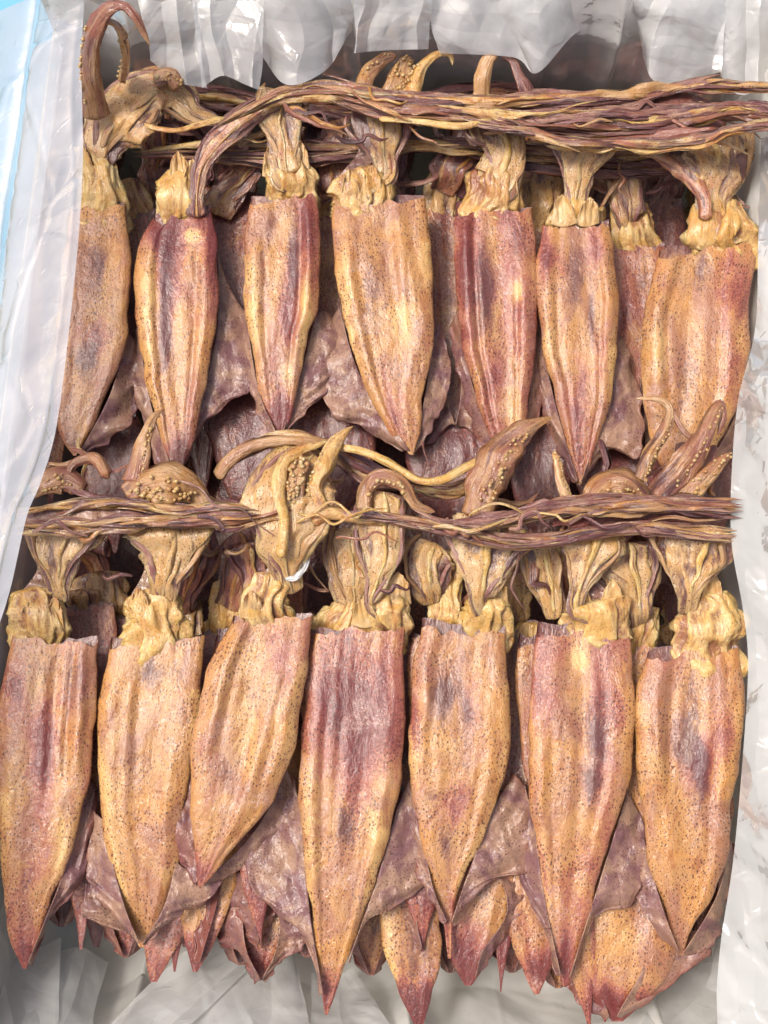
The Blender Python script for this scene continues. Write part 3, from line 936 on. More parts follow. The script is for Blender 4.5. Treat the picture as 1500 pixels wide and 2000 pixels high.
squid('broad golden squid with a yellow blotch below its middle, fourth in the upper row',
      [(398, 652, 828), (450, 650, 838), (530, 655, 845), (600, 665, 848), (660, 680, 846), (720, 700, 838), (780, 722, 828), (830, 752, 822), (888, 800, 808)], 0.013, -0.002, 4.9, 0.06,
      [('D', 725, 580, 25, 80, .5), ('Y', 787, 630, 22, 40, 1.2), ('R', 780, 800, 30, 70, .5), ('Y', 680, 650, 20, 100, .4), ('R', 825, 560, 15, 80, .3), ('R', 745, 480, 20, 40, .2)],
      roll=[(-.75, .3, .2, .95), (.35, .3, 0, .4)],
      head=[(708, 408, 50), (704, 365, 46), (690, 330, 28)],
      crown=[(750, 345, 22, .018), (748, 300, 26, .022), (745, 265, 50, .026), (738, 228, 58, .028), (735, 200, 50, .028)], crown_red=-.05,
      arms=[A(p=[(708, 190, 14, .03), (716, 150, 16, .03), (745, 118, 12, .03), (775, 108, 7, .03)], red=.3, s=[(10, .0014, 0, .6, .1, .9, .6)]),
            A(p=[(790, 205, 22, .03), (808, 165, 16, .034), (825, 130, 10, .036), (852, 106, 7, .036), (878, 108, 5, .034), (884, 128, 3, .032)], m=M_HEAD, s=[(16, .0017, -.9, .3, .05, .5, .4)]),
            A(p=[(760, 195, 20, .026), (780, 150, 24, .026), (800, 110, 12, .026)], s=[(26, .0017, 0, .7, .1, .95, .6)])],
      fins=[([(662, 600), (705, 735), (800, 880)], [(650, 620), (640, 700), (628, 765), (655, 815), (700, 832), (785, 882)], .001, -.005, -.1),
            ([(848, 620), (832, 760), (806, 885)], [(862, 640), (880, 740), (848, 830), (815, 884)], .000, -.006)])

squid('pinkish red squid with purple groove and raised left border in the upper row',
      [(415, 892, 1040), (480, 886, 1048), (560, 888, 1052), (640, 897, 1048), (700, 908, 1043), (760, 925, 1037), (820, 943, 1030), (870, 962, 1020), (930, 988, 996)], 0.012, -0.004, 5.3, 0.55,
      [('D', 948, 560, 20, 100, .9), ('Y', 1010, 570, 9, 18, 1.3), ('R', 910, 520, 18, 150, .6), ('D', 1015, 470, 25, 60, .5), ('Y', 1003, 800, 14, 80, .6), ('Y', 962, 470, 15, 60, .5), ('Y', 975, 620, 12, 60, .3)],
      roll=[(-.74, .75, 0, .85), (.72, .45, .3, 1)],
      head=[(950, 415, 48), (958, 370, 48), (968, 330, 44)],
      crown=[(975, 350, 40, .018), (985, 310, 34, .022), (982, 270, 38, .026), (968, 242, 56, .028), (960, 210, 50, .028)], crown_red=-.02,
      arms=[A(p=[(938, 195, 16, .03), (944, 150, 15, .036), (955, 118, 12, .04), (972, 106, 8, .042)], red=.05, dark=-.2),
            A(p=[(1032, 185, 16, .03), (1014, 150, 9, .034), (1002, 120, 8, .036), (980, 112, 5, .036)], red=.6, dark=.3)],
      fins=[([(895, 600), (925, 760), (985, 920)], [(880, 640), (905, 770), (930, 850), (975, 925)], .000, -.008, .2),
            ([(1050, 620), (1030, 800), (996, 920)], [(1060, 640), (1062, 760), (1040, 850), (1000, 926)], .000, -.008, .2)])

squid('orange tan squid with thin dark streak off its middle, sixth in upper row',
      [(444, 1060, 1192), (500, 1050, 1200), (580, 1052, 1208), (650, 1055, 1206), (700, 1063, 1202), (760, 1080, 1195), (820, 1093, 1182), (880, 1110, 1165), (946, 1128, 1135)], 0.013, -0.004, 6.1, 0.2,
      [('D', 1125, 530, 22, 70, .65), ('D', 1156, 620, 6, 60, .7), ('R', 1170, 480, 20, 60, .6), ('R', 1130, 830, 30, 100, .6), ('R', 1065, 470, 14, 60, .8), ('Y', 1196, 720, 10, 80, .6), ('Y', 1075, 650, 12, 90, .3)],
      roll=[(-.75, .4, 0, .9), (.78, .5, 0, .9)],
      head=[(1120, 445, 46), (1118, 412, 38), (1122, 385, 26)],
      crown=[(1122, 400, 22, .018), (1126, 360, 22, .022), (1130, 325, 32, .026), (1136, 290, 58, .028), (1140, 265, 64, .028)], crown_red=-.05,
      fins=[([(1206, 640), (1190, 780), (1135, 940)], [(1222, 680), (1250, 780), (1250, 890), (1190, 880), (1140, 940)], .000, -.006),
            ([(1053, 640), (1085, 790), (1128, 940)], [(1046, 680), (1060, 800), (1108, 920), (1126, 944)], .000, -.006, .1)])

squid('widest golden squid of the upper row with pink shoulder beside the plastic wall',
      [(487, 1288, 1474), (540, 1275, 1472), (620, 1256, 1465), (700, 1250, 1460), (760, 1255, 1450), (820, 1262, 1430), (880, 1278, 1400), (930, 1300, 1372), (990, 1330, 1342)], 0.013, -0.008, 7.7, 0.12,
      [('R', 1440, 560, 35, 80, .7), ('D', 1350, 740, 35, 40, .5), ('D', 1380, 530, 20, 50, .35), ('R', 1430, 740, 30, 70, .6), ('Y', 1290, 700, 20, 90, .5), ('Y', 1360, 640, 20, 60, .3)],
      roll=[(-.72, .5, 0, .6), (.7, .3, .2, .8)],
      head=[(1412, 490, 62), (1415, 445, 58), (1425, 410, 44), (1440, 392, 24)],
      crown=[(1385, 430, 26, .018), (1390, 385, 30, .022), (1398, 340, 44, .026), (1400, 295, 66, .028), (1385, 258, 80, .028)], crown_red=0,
      arms=[A(p=[(1378, 430, 14, .024), (1372, 380, 13, .026), (1340, 330, 20, .026), (1290, 298, 22, .026), (1235, 285, 18, .028)], m=M_CROWN, red=.3, dark=.2)],
      fins=[([(1464, 640), (1440, 800), (1342, 980)], [(1470, 700), (1462, 770), (1432, 880), (1350, 984)], -.001, -.008)])

# lower row
squid('pinkish squid with lifted right border, leftmost in the lower row',
      [(1252, 24, 190), (1330, 5, 188), (1400, -2, 185), (1500, -4, 175), (1600, -5, 155), (1700, 0, 125), (1780, 10, 95), (1840, 25, 75), (1892, 44, 52)], 0.014, -0.012, 8.4, 0.38,
      [('R', 90, 1480, 30, 120, .7), ('D', 150, 1330, 30, 60, .6), ('Y', 70, 1330, 20, 60, .5), ('R', 30, 1350, 30, 60, .7), ('Y', 120, 1600, 30, 100, .6), ('R', 50, 1850, 20, 40, .6), ('Y', 20, 1550, 20, 80, .4)],
      roll=[(.66, .8, 0, .45), (-.1, .5, 0, .5)],
      head=[(76, 1256, 46), (76, 1205, 48), (70, 1165, 42), (68, 1145, 28)],
      crown=[(118, 1180, 12, .022), (112, 1130, 24, .024), (110, 1085, 44, .028), (118, 1040, 66, .03), (125, 1005, 60, .03)], crown_red=-.05,
      arms=[A(p=[(60, 960, 14, .026), (90, 945, 22, .028), (130, 935, 26, .028), (160, 960, 18, .03)], red=.4, s=[(18, .0015, .3, .5, .1, .9, .6)]),
            A(p=[(125, 950, 10, .028), (145, 905, 9, .03), (185, 896, 12, .032), (212, 935, 9, .03)], red=.4),
            A(p=[(95, 905, 3, .026), (120, 908, 4, .027), (150, 900, 6, .028)], red=.2)],
      fins=[([(172, 1520), (125, 1700), (55, 1880)], [(192, 1540), (168, 1690), (148, 1742), (95, 1800), (60, 1886)], .000, -.008, .2)])

squid('broad golden spotted squid, second in the lower row, partly under a reddish fin',
      [(1258, 214, 402), (1330, 198, 396), (1420, 188, 390), (1500, 188, 378), (1600, 200, 358), (1700, 222, 342), (1760, 238, 325), (1810, 252, 305), (1850, 272, 282)], 0.012, -0.012, 9.2, 0.02,
      [('D', 295, 1310, 30, 30, .6), ('D', 345, 1300, 25, 40, .4), ('D', 245, 1480, 20, 50, .4), ('Y', 230, 1550, 25, 150, .4), ('R', 265, 1750, 30, 30, .3), ('D', 265, 1740, 15, 20, .4)],
      roll=[(-.8, .25, .1, .9), (.6, .2, .4, .9)],
      head=[(302, 1262, 60), (296, 1215, 50), (290, 1175, 46), (285, 1150, 30)],
      crown=[(318, 1180, 22, .022), (322, 1130, 32, .026), (326, 1080, 50, .03), (326, 1040, 74, .032), (320, 1005, 70, .03)], crown_red=-.1,
      arms=[A(p=[(250, 975, 26, .03), (290, 945, 40, .032), (340, 945, 44, .034), (380, 965, 26, .032), (400, 1000, 14, .03)], red=.1, dark=.15, s=[(46, .0018, .4, .5, .1, .8, .7)]),
            A(p=[(262, 945, 24, .03), (270, 900, 20, .032), (284, 850, 12, .034), (300, 815, 7, .034), (322, 798, 3, .032)], red=.3, s=[(22, .0015, .7, .3, .05, .7, .6)])],
      fins=[([(345, 1680), (320, 1770), (278, 1845)], [(350, 1690), (430, 1712), (405, 1760), (345, 1790), (285, 1846)], .001, -.004, .0),
            ([(200, 1600), (240, 1760), (272, 1842)], [(176, 1580), (168, 1700), (205, 1770), (265, 1842)], -.001, -.008)])

squid('tilted golden squid of the lower row with wide open yellow arm crown',
      [(1212, 452, 608), (1290, 412, 600), (1370, 388, 590), (1440, 375, 580), (1500, 373, 560), (1560, 373, 533), (1620, 376, 492), (1670, 380, 450), (1700, 383, 425), (1732, 386, 394)], 0.020, 0.006, 10.6, 0.12,
      [('Y', 490, 1290, 30, 80, .4), ('R', 545, 1290, 25, 40, .5), ('R', 400, 1400, 20, 80, .4), ('D', 440, 1500, 15, 30, .5), ('Y', 480, 1470, 30, 80, .5), ('R', 385, 1700, 15, 40, .5)],
      roll=[(-.68, .5, 0, .5), (.3, .5, .4, 1), (.8, .3, 0, .7)],
      head=[(524, 1222, 48), (518, 1180, 42), (522, 1140, 40), (528, 1118, 24)],
      crown=[(572, 1160, 16, .024), (562, 1120, 26, .03), (558, 1070, 52, .036), (562, 1010, 72, .04), (570, 960, 76, .04), (585, 920, 64, .038), (612, 885, 44, .036)], crown_red=-.25, crown_dark=-.25,
      arms=[A(p=[(632, 1000, 12, .044), (615, 950, 12, .046), (636, 905, 16, .044), (652, 868, 14, .04), (672, 846, 7, .038), (690, 832, 3, .036)], m=M_HEAD, s=[(16, .0018, -.9, .3, .15, .6, .4)]),
            A(p=[(548, 1090, 10, .044), (555, 1020, 10, .05), (545, 960, 12, .05), (550, 910, 12, .048), (585, 880, 10, .044), (640, 862, 6, .04)], m=M_HEAD),
            A(p=[(575, 980, 16, .046), (580, 930, 20, .046), (595, 895, 14, .044)], red=.2, dark=.1, s=[(44, .0019, 0, .8, .0, 1, .7)]),
            A(p=[(610, 1020, 10, .044), (640, 1003, 12, .044), (700, 1012, 10, .042), (760, 1014, 12, .038)], m=M_HEAD)],
      fins=[([(373, 1484), (376, 1600), (386, 1722)], [(326, 1494), (298, 1600), (340, 1662), (380, 1728)], .004, .002, .35),
            ([(560, 1500), (500, 1620), (396, 1728)], [(578, 1545), (560, 1610), (500, 1680), (402, 1732)], .002, -.006, .0)])

tie = thing('plastic_shred', 'torn shred of white plastic stuck on the neck of the tilted squid', 'plastic shred', P(590, 1115, .03))
tube('film', tie, [(556, 1130, 2, .030), (576, 1128, 4, .032), (592, 1112, 4, .033), (603, 1088, 3, .032), (608, 1066, 1, .030)], M_SHRED, 77.7, flat=.25, nr=28, nv=70, pleat=.8, pf=4, rough=.7)
squid('red topped squid with yellow lower half and sharp tip, longest in the lower row',
      [(1238, 612, 788), (1300, 602, 790), (1400, 592, 790), (1480, 585, 788), (1540, 585, 782), (1600, 588, 768), (1700, 597, 740), (1800, 610, 705), (1880, 620, 675), (1940, 628, 655), (1982, 635, 640)], 0.014, -0.012, 11.9, 0.12,
      [('R', 690, 1390, 120, 170, 1.0), ('D', 655, 1410, 15, 60, .6), ('D', 670, 1610, 25, 40, .8), ('R', 640, 1950, 30, 60, .6), ('Y', 740, 1620, 30, 110, .7), ('Y', 610, 1660, 20, 100, .6), ('D', 700, 1250, 60, 20, .3)],
      roll=[(-.8, .3, .2, 1), (.75, .35, .5, 1)],
      head=[(745, 1240, 46), (750, 1195, 46), (756, 1155, 32)],
      crown=[(722, 1180, 12, .024), (735, 1130, 22, .028), (742, 1080, 40, .032), (745, 1020, 46, .034), (742, 960, 46, .034)], crown_red=.05,
      arms=[A(p=[(712, 1000, 14, .038), (716, 955, 16, .04), (745, 930, 16, .042), (785, 945, 12, .042), (810, 985, 9, .04), (850, 1000, 7, .038)], red=.3, dark=.1, s=[(18, .0016, .6, .3, .1, .7, .6)])],
      fins=[([(588, 1590), (605, 1780), (630, 1940)], [(572, 1515), (510, 1600), (475, 1690), (520, 1770), (596, 1830), (626, 1945)], .000, -.006),
            ([(775, 1580), (735, 1720), (680, 1880)], [(800, 1520), (842, 1600), (848, 1700), (790, 1760), (715, 1800), (684, 1880)], .000, -.006)])

squid('yellow squid with two purple bruises near its top and a pen at its tip',
      [(1232, 822, 988), (1300, 808, 995), (1380, 800, 996), (1450, 797, 995), (1520, 800, 982), (1600, 815, 955), (1680, 832, 920), (1740, 850, 895), (1800, 866, 886), (1872, 875, 881)], 0.014, -0.012, 12.4, 0.05,
      [('D', 865, 1360, 25, 45, .9), ('D', 907, 1392, 16, 28, .8), ('Y', 893, 1395, 7, 30, .9), ('Y', 880, 1460, 30, 30, .5), ('R', 810, 1400, 15, 80, .5), ('R', 890, 1570, 25, 40, .5), ('D', 845, 1560, 20, 30, .4), ('D', 870, 1650, 12, 30, .5), ('R', 900, 1340, 60, 60, .25), ('R', 875, 1780, 24, 70, .6)],
      roll=[(-.75, .35, 0, .4), (.7, .25, .4, .9)],
      head=[(945, 1238, 44), (950, 1190, 40), (958, 1155, 24)],
      crown=[(938, 1170, 22, .024), (944, 1130, 34, .028), (950, 1085, 56, .03), (958, 1045, 76, .032), (965, 1015, 66, .03)], crown_red=-.1,
      arms=[A(p=[(925, 1015, 28, .036), (948, 950, 38, .04), (980, 890, 36, .044), (1015, 850, 24, .046), (1048, 828, 10, .046), (1082, 814, 3, .044)], red=.35, dark=.25, s=[(40, .0014, .35, .35, .15, .75, .6)])],
      fins=[([(815, 1590), (845, 1730), (872, 1800)], [(806, 1600), (812, 1700), (842, 1760), (868, 1806)], .001, -.004, .1),
            ([(962, 1580), (920, 1690), (882, 1800)], [(1002, 1512), (1036, 1570), (1030, 1690), (960, 1722), (886, 1806)], .000, -.006)])

squid('orange tan squid with a pale spot at its top and wine red streak, lower row',
      [(1238, 1047, 1228), (1300, 1038, 1236), (1400, 1033, 1238), (1500, 1033, 1235), (1560, 1036, 1222), (1650, 1050, 1190), (1750, 1062, 1160), (1850, 1078, 1135), (1900, 1090, 1118), (1928, 1100, 1106)], 0.016, -0.010, 13.5, 0.2,
      [('R', 1060, 1330, 30, 150, .5), ('R', 1190, 1450, 40, 200, .5), ('D', 1170, 1430, 20, 70, .8), ('D', 1155, 1530, 15, 40, .8), ('Y', 1133, 1285, 15, 30, 1.3), ('R', 1120, 1700, 60, 100, .3), ('R', 1100, 1880, 30, 80, .5), ('Y', 1090, 1550, 30, 80, .3), ('R', 1140, 1260, 80, 40, .3)],
      roll=[(.25, .4, .1, .6), (-.78, .3, .3, 1)],
      head=[(1168, 1242, 58), (1172, 1200, 60), (1165, 1170, 44)],
      crown=[(1128, 1190, 18, .024), (1132, 1150, 16, .028), (1145, 1105, 34, .03), (1155, 1060, 58, .032), (1160, 1025, 54, .03)], crown_red=.0,
      arms=[A(p=[(1112, 985, 9, .036), (1096, 945, 10, .038), (1088, 905, 8, .04), (1080, 882, 5, .04)], m=M_CROWN, s=[(14, .0013, .5, .5, .1, .95, .6)]),
            A(p=[(1150, 985, 12, .036), (1170, 955, 24, .036), (1210, 945, 28, .036), (1245, 965, 20, .034), (1265, 1000, 12, .034)], red=.2, dark=.1, s=[(20, .0016, .3, .5, .2, .9, .6)])],
      fins=[([(1040, 1590), (1065, 1760), (1095, 1905)], [(1022, 1530), (1012, 1700), (1055, 1800), (1088, 1905)], .000, -.008),
            ([(1226, 1545), (1165, 1740), (1112, 1910)], [(1250, 1590), (1262, 1690), (1235, 1770), (1165, 1790), (1116, 1910)], .000, -.006)])

squid('golden squid with wrinkled shoulder and wine red bruise, rightmost in the lower row',
      [(1278, 1262, 1445), (1340, 1246, 1455), (1420, 1240, 1450), (1500, 1240, 1445), (1580, 1250, 1430), (1650, 1258, 1425), (1700, 1270, 1412), (1760, 1290, 1385), (1810, 1305, 1355), (1866, 1326, 1336)], 0.014, -0.012, 14.2, 0.1,
      [('D', 1345, 1450, 30, 50, .8), ('R', 1375, 1500, 25, 60, 1), ('D', 1372, 1520, 15, 60, .6), ('R', 1420, 1440, 30, 40, .6), ('D', 1350, 1340, 20, 60, .4), ('Y', 1280, 1480, 20, 100, .3), ('R', 1300, 1300, 40, 30, .4), ('Y', 1300, 1680, 20, 40, .3)],
      roll=[(-.6, .7, 0, .45), (.75, .3, .3, .9)],
      head=[(1385, 1284, 60), (1385, 1225, 56), (1380, 1185, 50), (1372, 1160, 32)],
      crown=[(1342, 1200, 12, .022), (1345, 1155, 22, .028), (1350, 1110, 50, .03), (1355, 1065, 68, .032), (1360, 1030, 66, .03)], crown_red=-.1,
      arms=[A(p=[(1245, 940, 16, .034), (1268, 890, 13, .036), (1298, 840, 12, .038), (1306, 800, 8, .038), (1284, 780, 6, .038), (1240, 778, 3, .036)], red=.1, s=[(20, .0013, .7, .25, .0, .6, .6)]),
            A(p=[(1275, 975, 22, .034), (1320, 930, 26, .036), (1358, 880, 22, .04), (1385, 825, 16, .042), (1405, 790, 10, .042), (1412, 815, 7, .04), (1402, 850, 5, .038)], red=.4, dark=.2, s=[(22, .0013, .6, .3, .1, .8, .6)]),
            A(p=[(1330, 985, 22, .034), (1370, 940, 18, .038), (1405, 905, 12, .04), (1428, 885, 6, .04)], red=.2, s=[(26, .0014, 0, .8, .0, 1, .7)]),
            A(p=[(1310, 800, 5, .038), (1330, 835, 5, .039), (1352, 858, 6, .039)], red=.3)],
      fins=[([(1428, 1640), (1400, 1750), (1336, 1860)], [(1432, 1680), (1412, 1780), (1390, 1850), (1342, 1866)], -.01, -.022),
            ([(1258, 1640), (1290, 1760), (1326, 1860)], [(1236, 1630), (1240, 1750), (1275, 1810), (1322, 1866)], -.001, -.008)])

# ------------------------------------------------------------------ squid half hidden in the layer below
FAT = [0.84, 0.95, 1, 1, 1, 0.98, 0.93, 0.86, 0.72, 0.45, 0.08]


def under(label, top, tip, w, z0, z1, seed, red, fins=(), head=None, crown=None, arms=(), **k):
    return squid(label, leaf(top, tip, w, k.pop('prof', None)), z0, z1, seed, red, k.pop('patches', ()), head, crown, arms, fins, nv=56, group='squid half hidden in lower layers', **k)


under('purple squid between the second and third squid of the upper row', (445, 395), (470, 800), 150, -.018, -.03, 21.2, .75, dark0=.35,
      crown=[(420, 420, 30, -.012), (440, 380, 30, -.008), (470, 350, 26, -.004), (500, 320, 20, -.002)], crown_red=.5)
under('purple pink squid between the fourth and fifth squid of the upper row', (868, 420), (885, 860), 130, -.018, -.03, 22.6, .5, dark0=.3,
      head=[(868, 420, 34), (872, 370, 34), (890, 320, 26)], head_mat=M_CROWN,
      crown=[(876, 380, 30, -.004), (890, 330, 36, .0), (915, 300, 26, .002)], crown_red=.5, crown_dark=.3,
      fins=[([(860, 640), (870, 760), (888, 830)], [(846, 700), (832, 800), (828, 870), (884, 826)], -.014, -.02, -.05),
            ([(895, 640), (900, 760), (890, 830)], [(918, 700), (940, 800), (945, 850), (892, 826)], -.014, -.02, -.05)])
under('spotted pink squid between the sixth and seventh squid of the upper row', (1240, 480), (1255, 920), 140, -.014, -.03, 23.4, .55, dark0=.15,
      head=[(1238, 490, 42), (1232, 440, 34), (1225, 390, 30)], crown=[(1228, 420, 28, -.004), (1222, 370, 30, .0), (1215, 320, 36, .004)], crown_red=.3,
      fins=[([(1250, 740), (1260, 850), (1258, 915)], [(1275, 760), (1290, 870), (1262, 920)], -.016, -.022)])
under('dull purple squid behind the gap between the fifth and sixth squid of the upper row', (1060, 460), (1075, 900), 120, -.022, -.035, 24.1, .5, dark0=.3,
      head=[(1048, 450, 40), (1055, 400, 44), (1060, 350, 40), (1050, 315, 30)], head_mat=M_CROWN)
under('dark squid behind the gap between the third and fourth squid of the upper row', (640, 430), (650, 860), 140, -.022, -.035, 25.8, .45, dark0=.35,
      head=[(640, 430, 38), (640, 380, 34), (650, 340, 34)], crown=[(640, 370, 28, -.008), (650, 320, 40, -.004), (660, 270, 44, .0), (640, 240, 26, .0)], crown_red=.5, crown_dark=.3)
under('dark wine squid behind the gap between the first and second squid of the upper row', (262, 430), (250, 850), 130, -.022, -.035, 26.3, .6, dark0=.4,
      head=[(255, 420, 36), (250, 380, 30), (240, 350, 22)], head_mat=M_CROWN)
under('dark squid along the right wall behind the widest squid of the upper row', (1420, 560), (1420, 960), 150, -.02, -.035, 27.9, .5, dark0=.3)

under('pink squid seen blurred through the standing plastic fold at the left edge', (112, 480), (98, 1000), 105, -.010, -.02, 29.4, .6)
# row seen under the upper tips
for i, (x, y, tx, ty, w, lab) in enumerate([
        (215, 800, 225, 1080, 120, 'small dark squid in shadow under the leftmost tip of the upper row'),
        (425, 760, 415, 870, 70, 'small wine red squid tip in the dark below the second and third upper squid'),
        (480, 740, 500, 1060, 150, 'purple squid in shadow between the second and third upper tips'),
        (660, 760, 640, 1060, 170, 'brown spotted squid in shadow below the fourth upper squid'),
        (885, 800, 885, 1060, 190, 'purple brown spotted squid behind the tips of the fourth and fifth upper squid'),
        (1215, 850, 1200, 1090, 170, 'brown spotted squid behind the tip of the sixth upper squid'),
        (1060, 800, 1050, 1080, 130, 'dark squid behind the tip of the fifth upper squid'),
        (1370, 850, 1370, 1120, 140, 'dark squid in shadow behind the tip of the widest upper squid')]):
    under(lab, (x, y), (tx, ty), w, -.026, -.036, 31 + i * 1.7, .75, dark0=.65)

# second layer of the lower row: heads in the gaps, then bodies and tips at the bottom
under('purple winged squid between the leftmost and second squid of the lower row', (172, 1190), (158, 1855), 120, -.016, -.024, 41.3, .6, dark0=.3,
      head=[(165, 1190, 26), (160, 1150, 30)], head_mat=M_CROWN,
      fins=[([(160, 1560), (170, 1680), (160, 1790)], [(185, 1540), (215, 1690), (250, 1810), (168, 1796)], -.014, -.018, -.1)])
under('shadowed squid with pleated grey head in the gap left of the second lower squid', (200, 1210), (230, 1800), 150, -.026, -.034, 42.7, .6, dark0=.3,
      head=[(195, 1210, 40), (195, 1160, 42), (190, 1115, 36)], head_mat=M_CROWN)
under('maroon tipped squid low in the stack below the second squid of the lower row', (430, 1240), (300, 1918), 150, -.024, -.03, 43.9, .7, prof=FAT, dark0=.25,
      head=[(440, 1240, 40), (445, 1190, 36), (450, 1130, 26)], crown=[(455, 1140, 20, -.01), (475, 1080, 30, -.004), (460, 1040, 40, .0)], crown_red=.5, crown_dark=.3)
under('small maroon tip between two larger tips under the tilted squid', (350, 1560), (341, 1898), 70, -.026, -.032, 44.5, .8, dark0=.2)
under('golden squid with a wet maroon tip below the tilted squid', (452, 1440), (381, 1898), 110, -.018, -.022, 45.1, .15, prof=FAT, patches=[('R', 385, 1860, 45, 50, .8), ('R', 420, 1760, 14, 60, .5)],
      fins=[([(440, 1690), (420, 1780), (390, 1880)], [(430, 1700), (408, 1745), (385, 1800), (372, 1880)], -.012, -.018, .5)])
under('golden squid end wrapped in dark fin below the gap left of the longest squid', (530, 1440), (510, 1915), 130, -.026, -.03, 46.4, .15, prof=FAT, dark0=.1, patches=[('R', 510, 1880, 60, 60, .9)],
      fins=[([(470, 1740), (480, 1850), (508, 1912)], [(440, 1740), (420, 1830), (470, 1870), (500, 1920)], -.016, -.026, .3),
            ([(550, 1740), (540, 1850), (512, 1912)], [(590, 1760), (600, 1840), (560, 1870), (516, 1920)], -.020, -.026, .1)])
under('short pink pen tip lying over a dark fin left of the longest squid', (495, 1560), (508, 1842), 70, -.010, -.014, 47.2, .85, patches=[('D', 505, 1720, 30, 40, .5)],
      fins=[([(478, 1700), (495, 1790), (506, 1838)], [(432, 1718), (455, 1790), (500, 1860)], -.012, -.02, .3),
            ([(512, 1700), (512, 1790), (510, 1838)], [(545, 1740), (530, 1800), (514, 1850)], -.014, -.02, .3)])
under('grey pink squid end with red hem at the bottom edge beside the longest squid', (775, 1480), (818, 2010), 125, -.022, -.028, 48.6, .35, prof=FAT, dark0=.4, patches=[('R', 815, 1960, 50, 60, .9), ('Y', 760, 1850, 20, 80, .6)])
under('slender maroon tip lying between the longest and the yellow squid', (815, 1560), (826, 1858), 80, -.014, -.018, 49.8, .9, dark0=.1,
      fins=[([(800, 1700), (812, 1790), (824, 1850)], [(775, 1740), (795, 1800), (822, 1862)], -.014, -.02, .2)])
under('plump spotted squid end with wine red flank under the yellow squid', (960, 1500), (915, 1925), 150, -.020, -.024, 50.3, .45, prof=FAT, patches=[('R', 905, 1880, 60, 70, .9), ('Y', 960, 1770, 30, 40, .5)],
      fins=[([(970, 1690), (990, 1780), (940, 1860)], [(1000, 1690), (1030, 1760), (985, 1830), (925, 1920)], -.012, -.02, .2)])
under('narrow dark maroon tip hanging under the yellow squid', (990, 1600), (978, 1938), 44, -.022, -.026, 51.9, .9, dark0=.2)
under('golden squid with a wet red brown tip left of the sixth lower squid', (1030, 1440), (1048, 1942), 120, -.020, -.024, 52.2, .15, prof=FAT, patches=[('R', 1050, 1900, 50, 45, .8)],
      head=[(1040, 1300, 34), (1042, 1250, 32), (1048, 1215, 26)])
under('pink squid tip under the long tip of the sixth lower squid', (1105, 1600), (1152, 2010), 90, -.018, -.024, 53.4, .7, dark0=.1)
under('dark squid showing in the slit between the yellow and the sixth lower squid', (1000, 1230), (1010, 1800), 120, -.016, -.026, 54.6, .5, dark0=.4,
      head=[(990, 1230, 30), (985, 1180, 40), (975, 1120, 44)], head_mat=M_CROWN)
under('yellow headed squid behind the red topped squid, its head left of the neck', (650, 1240), (660, 1700), 130, .002, -.02, 55.5, .4,
      head=[(655, 1250, 44), (680, 1200, 36), (690, 1160, 26)], crown=[(690, 1180, 24, .008), (685, 1130, 34, .012), (675, 1080, 38, .016), (680, 1030, 32, .02)], crown_red=-.1)
under('squid behind the yellow one with two striped yellow head lobes in the gap', (855, 1250), (870, 1700), 120, .002, -.02, 56.7, .4, dark0=.2,
      head=[(870, 1250, 26), (872, 1200, 26), (875, 1130, 24), (868, 1075, 24)], crown=[(845, 1180, 18, .008), (835, 1140, 38, .012), (835, 1090, 44, .014), (850, 1060, 30, .016)], crown_red=-.1)
under('squid behind the sixth lower squid with a long pleated yellow neck', (1060, 1250), (1080, 1700), 110, .0, -.02, 57.3, .4, dark0=.2,
      crown=[(1085, 1210, 14, .006), (1075, 1160, 26, .01), (1062, 1105, 34, .014), (1055, 1060, 30, .02)], crown_red=-.05)
under('squid with wide pale arm fan between the sixth and rightmost lower squid', (1245, 1270), (1245, 1750), 110, .0, -.02, 58.1, .35,
      head=[(1240, 1280, 36), (1250, 1220, 32), (1248, 1180, 26)], crown=[(1250, 1200, 22, .012), (1245, 1150, 34, .016), (1232, 1100, 58, .02), (1225, 1060, 60, .022)], crown_red=-.1)
under('squid with a fringed brown head in the dark gap left of the tilted squid', (470, 1240), (470, 1640), 110, -.02, -.03, 59.5, .5, dark0=.3,
      crown=[(500, 1180, 22, -.01), (495, 1120, 26, -.004), (480, 1060, 34, .004)], crown_red=.4, crown_dark=.2)
big = under('large spotted squid end flaring out at the bottom under the rightmost squid', (1250, 1540), (1205, 1995), 250, -.022, -.026, 60.2, .3, prof=FAT, patches=[('R', 1190, 1970, 80, 40, .8), ('Y', 1210, 1830, 50, 60, .5)],
            fins=[([(1260, 1700), (1270, 1850), (1205, 1985)], [(1300, 1790), (1394, 1850), (1330, 1905), (1215, 1990)], -.018, -.024, .1),
                  ([(1190, 1760), (1150, 1860), (1190, 1985)], [(1160, 1780), (1112, 1890), (1130, 1960), (1185, 1994)], -.022, -.028, .2)])

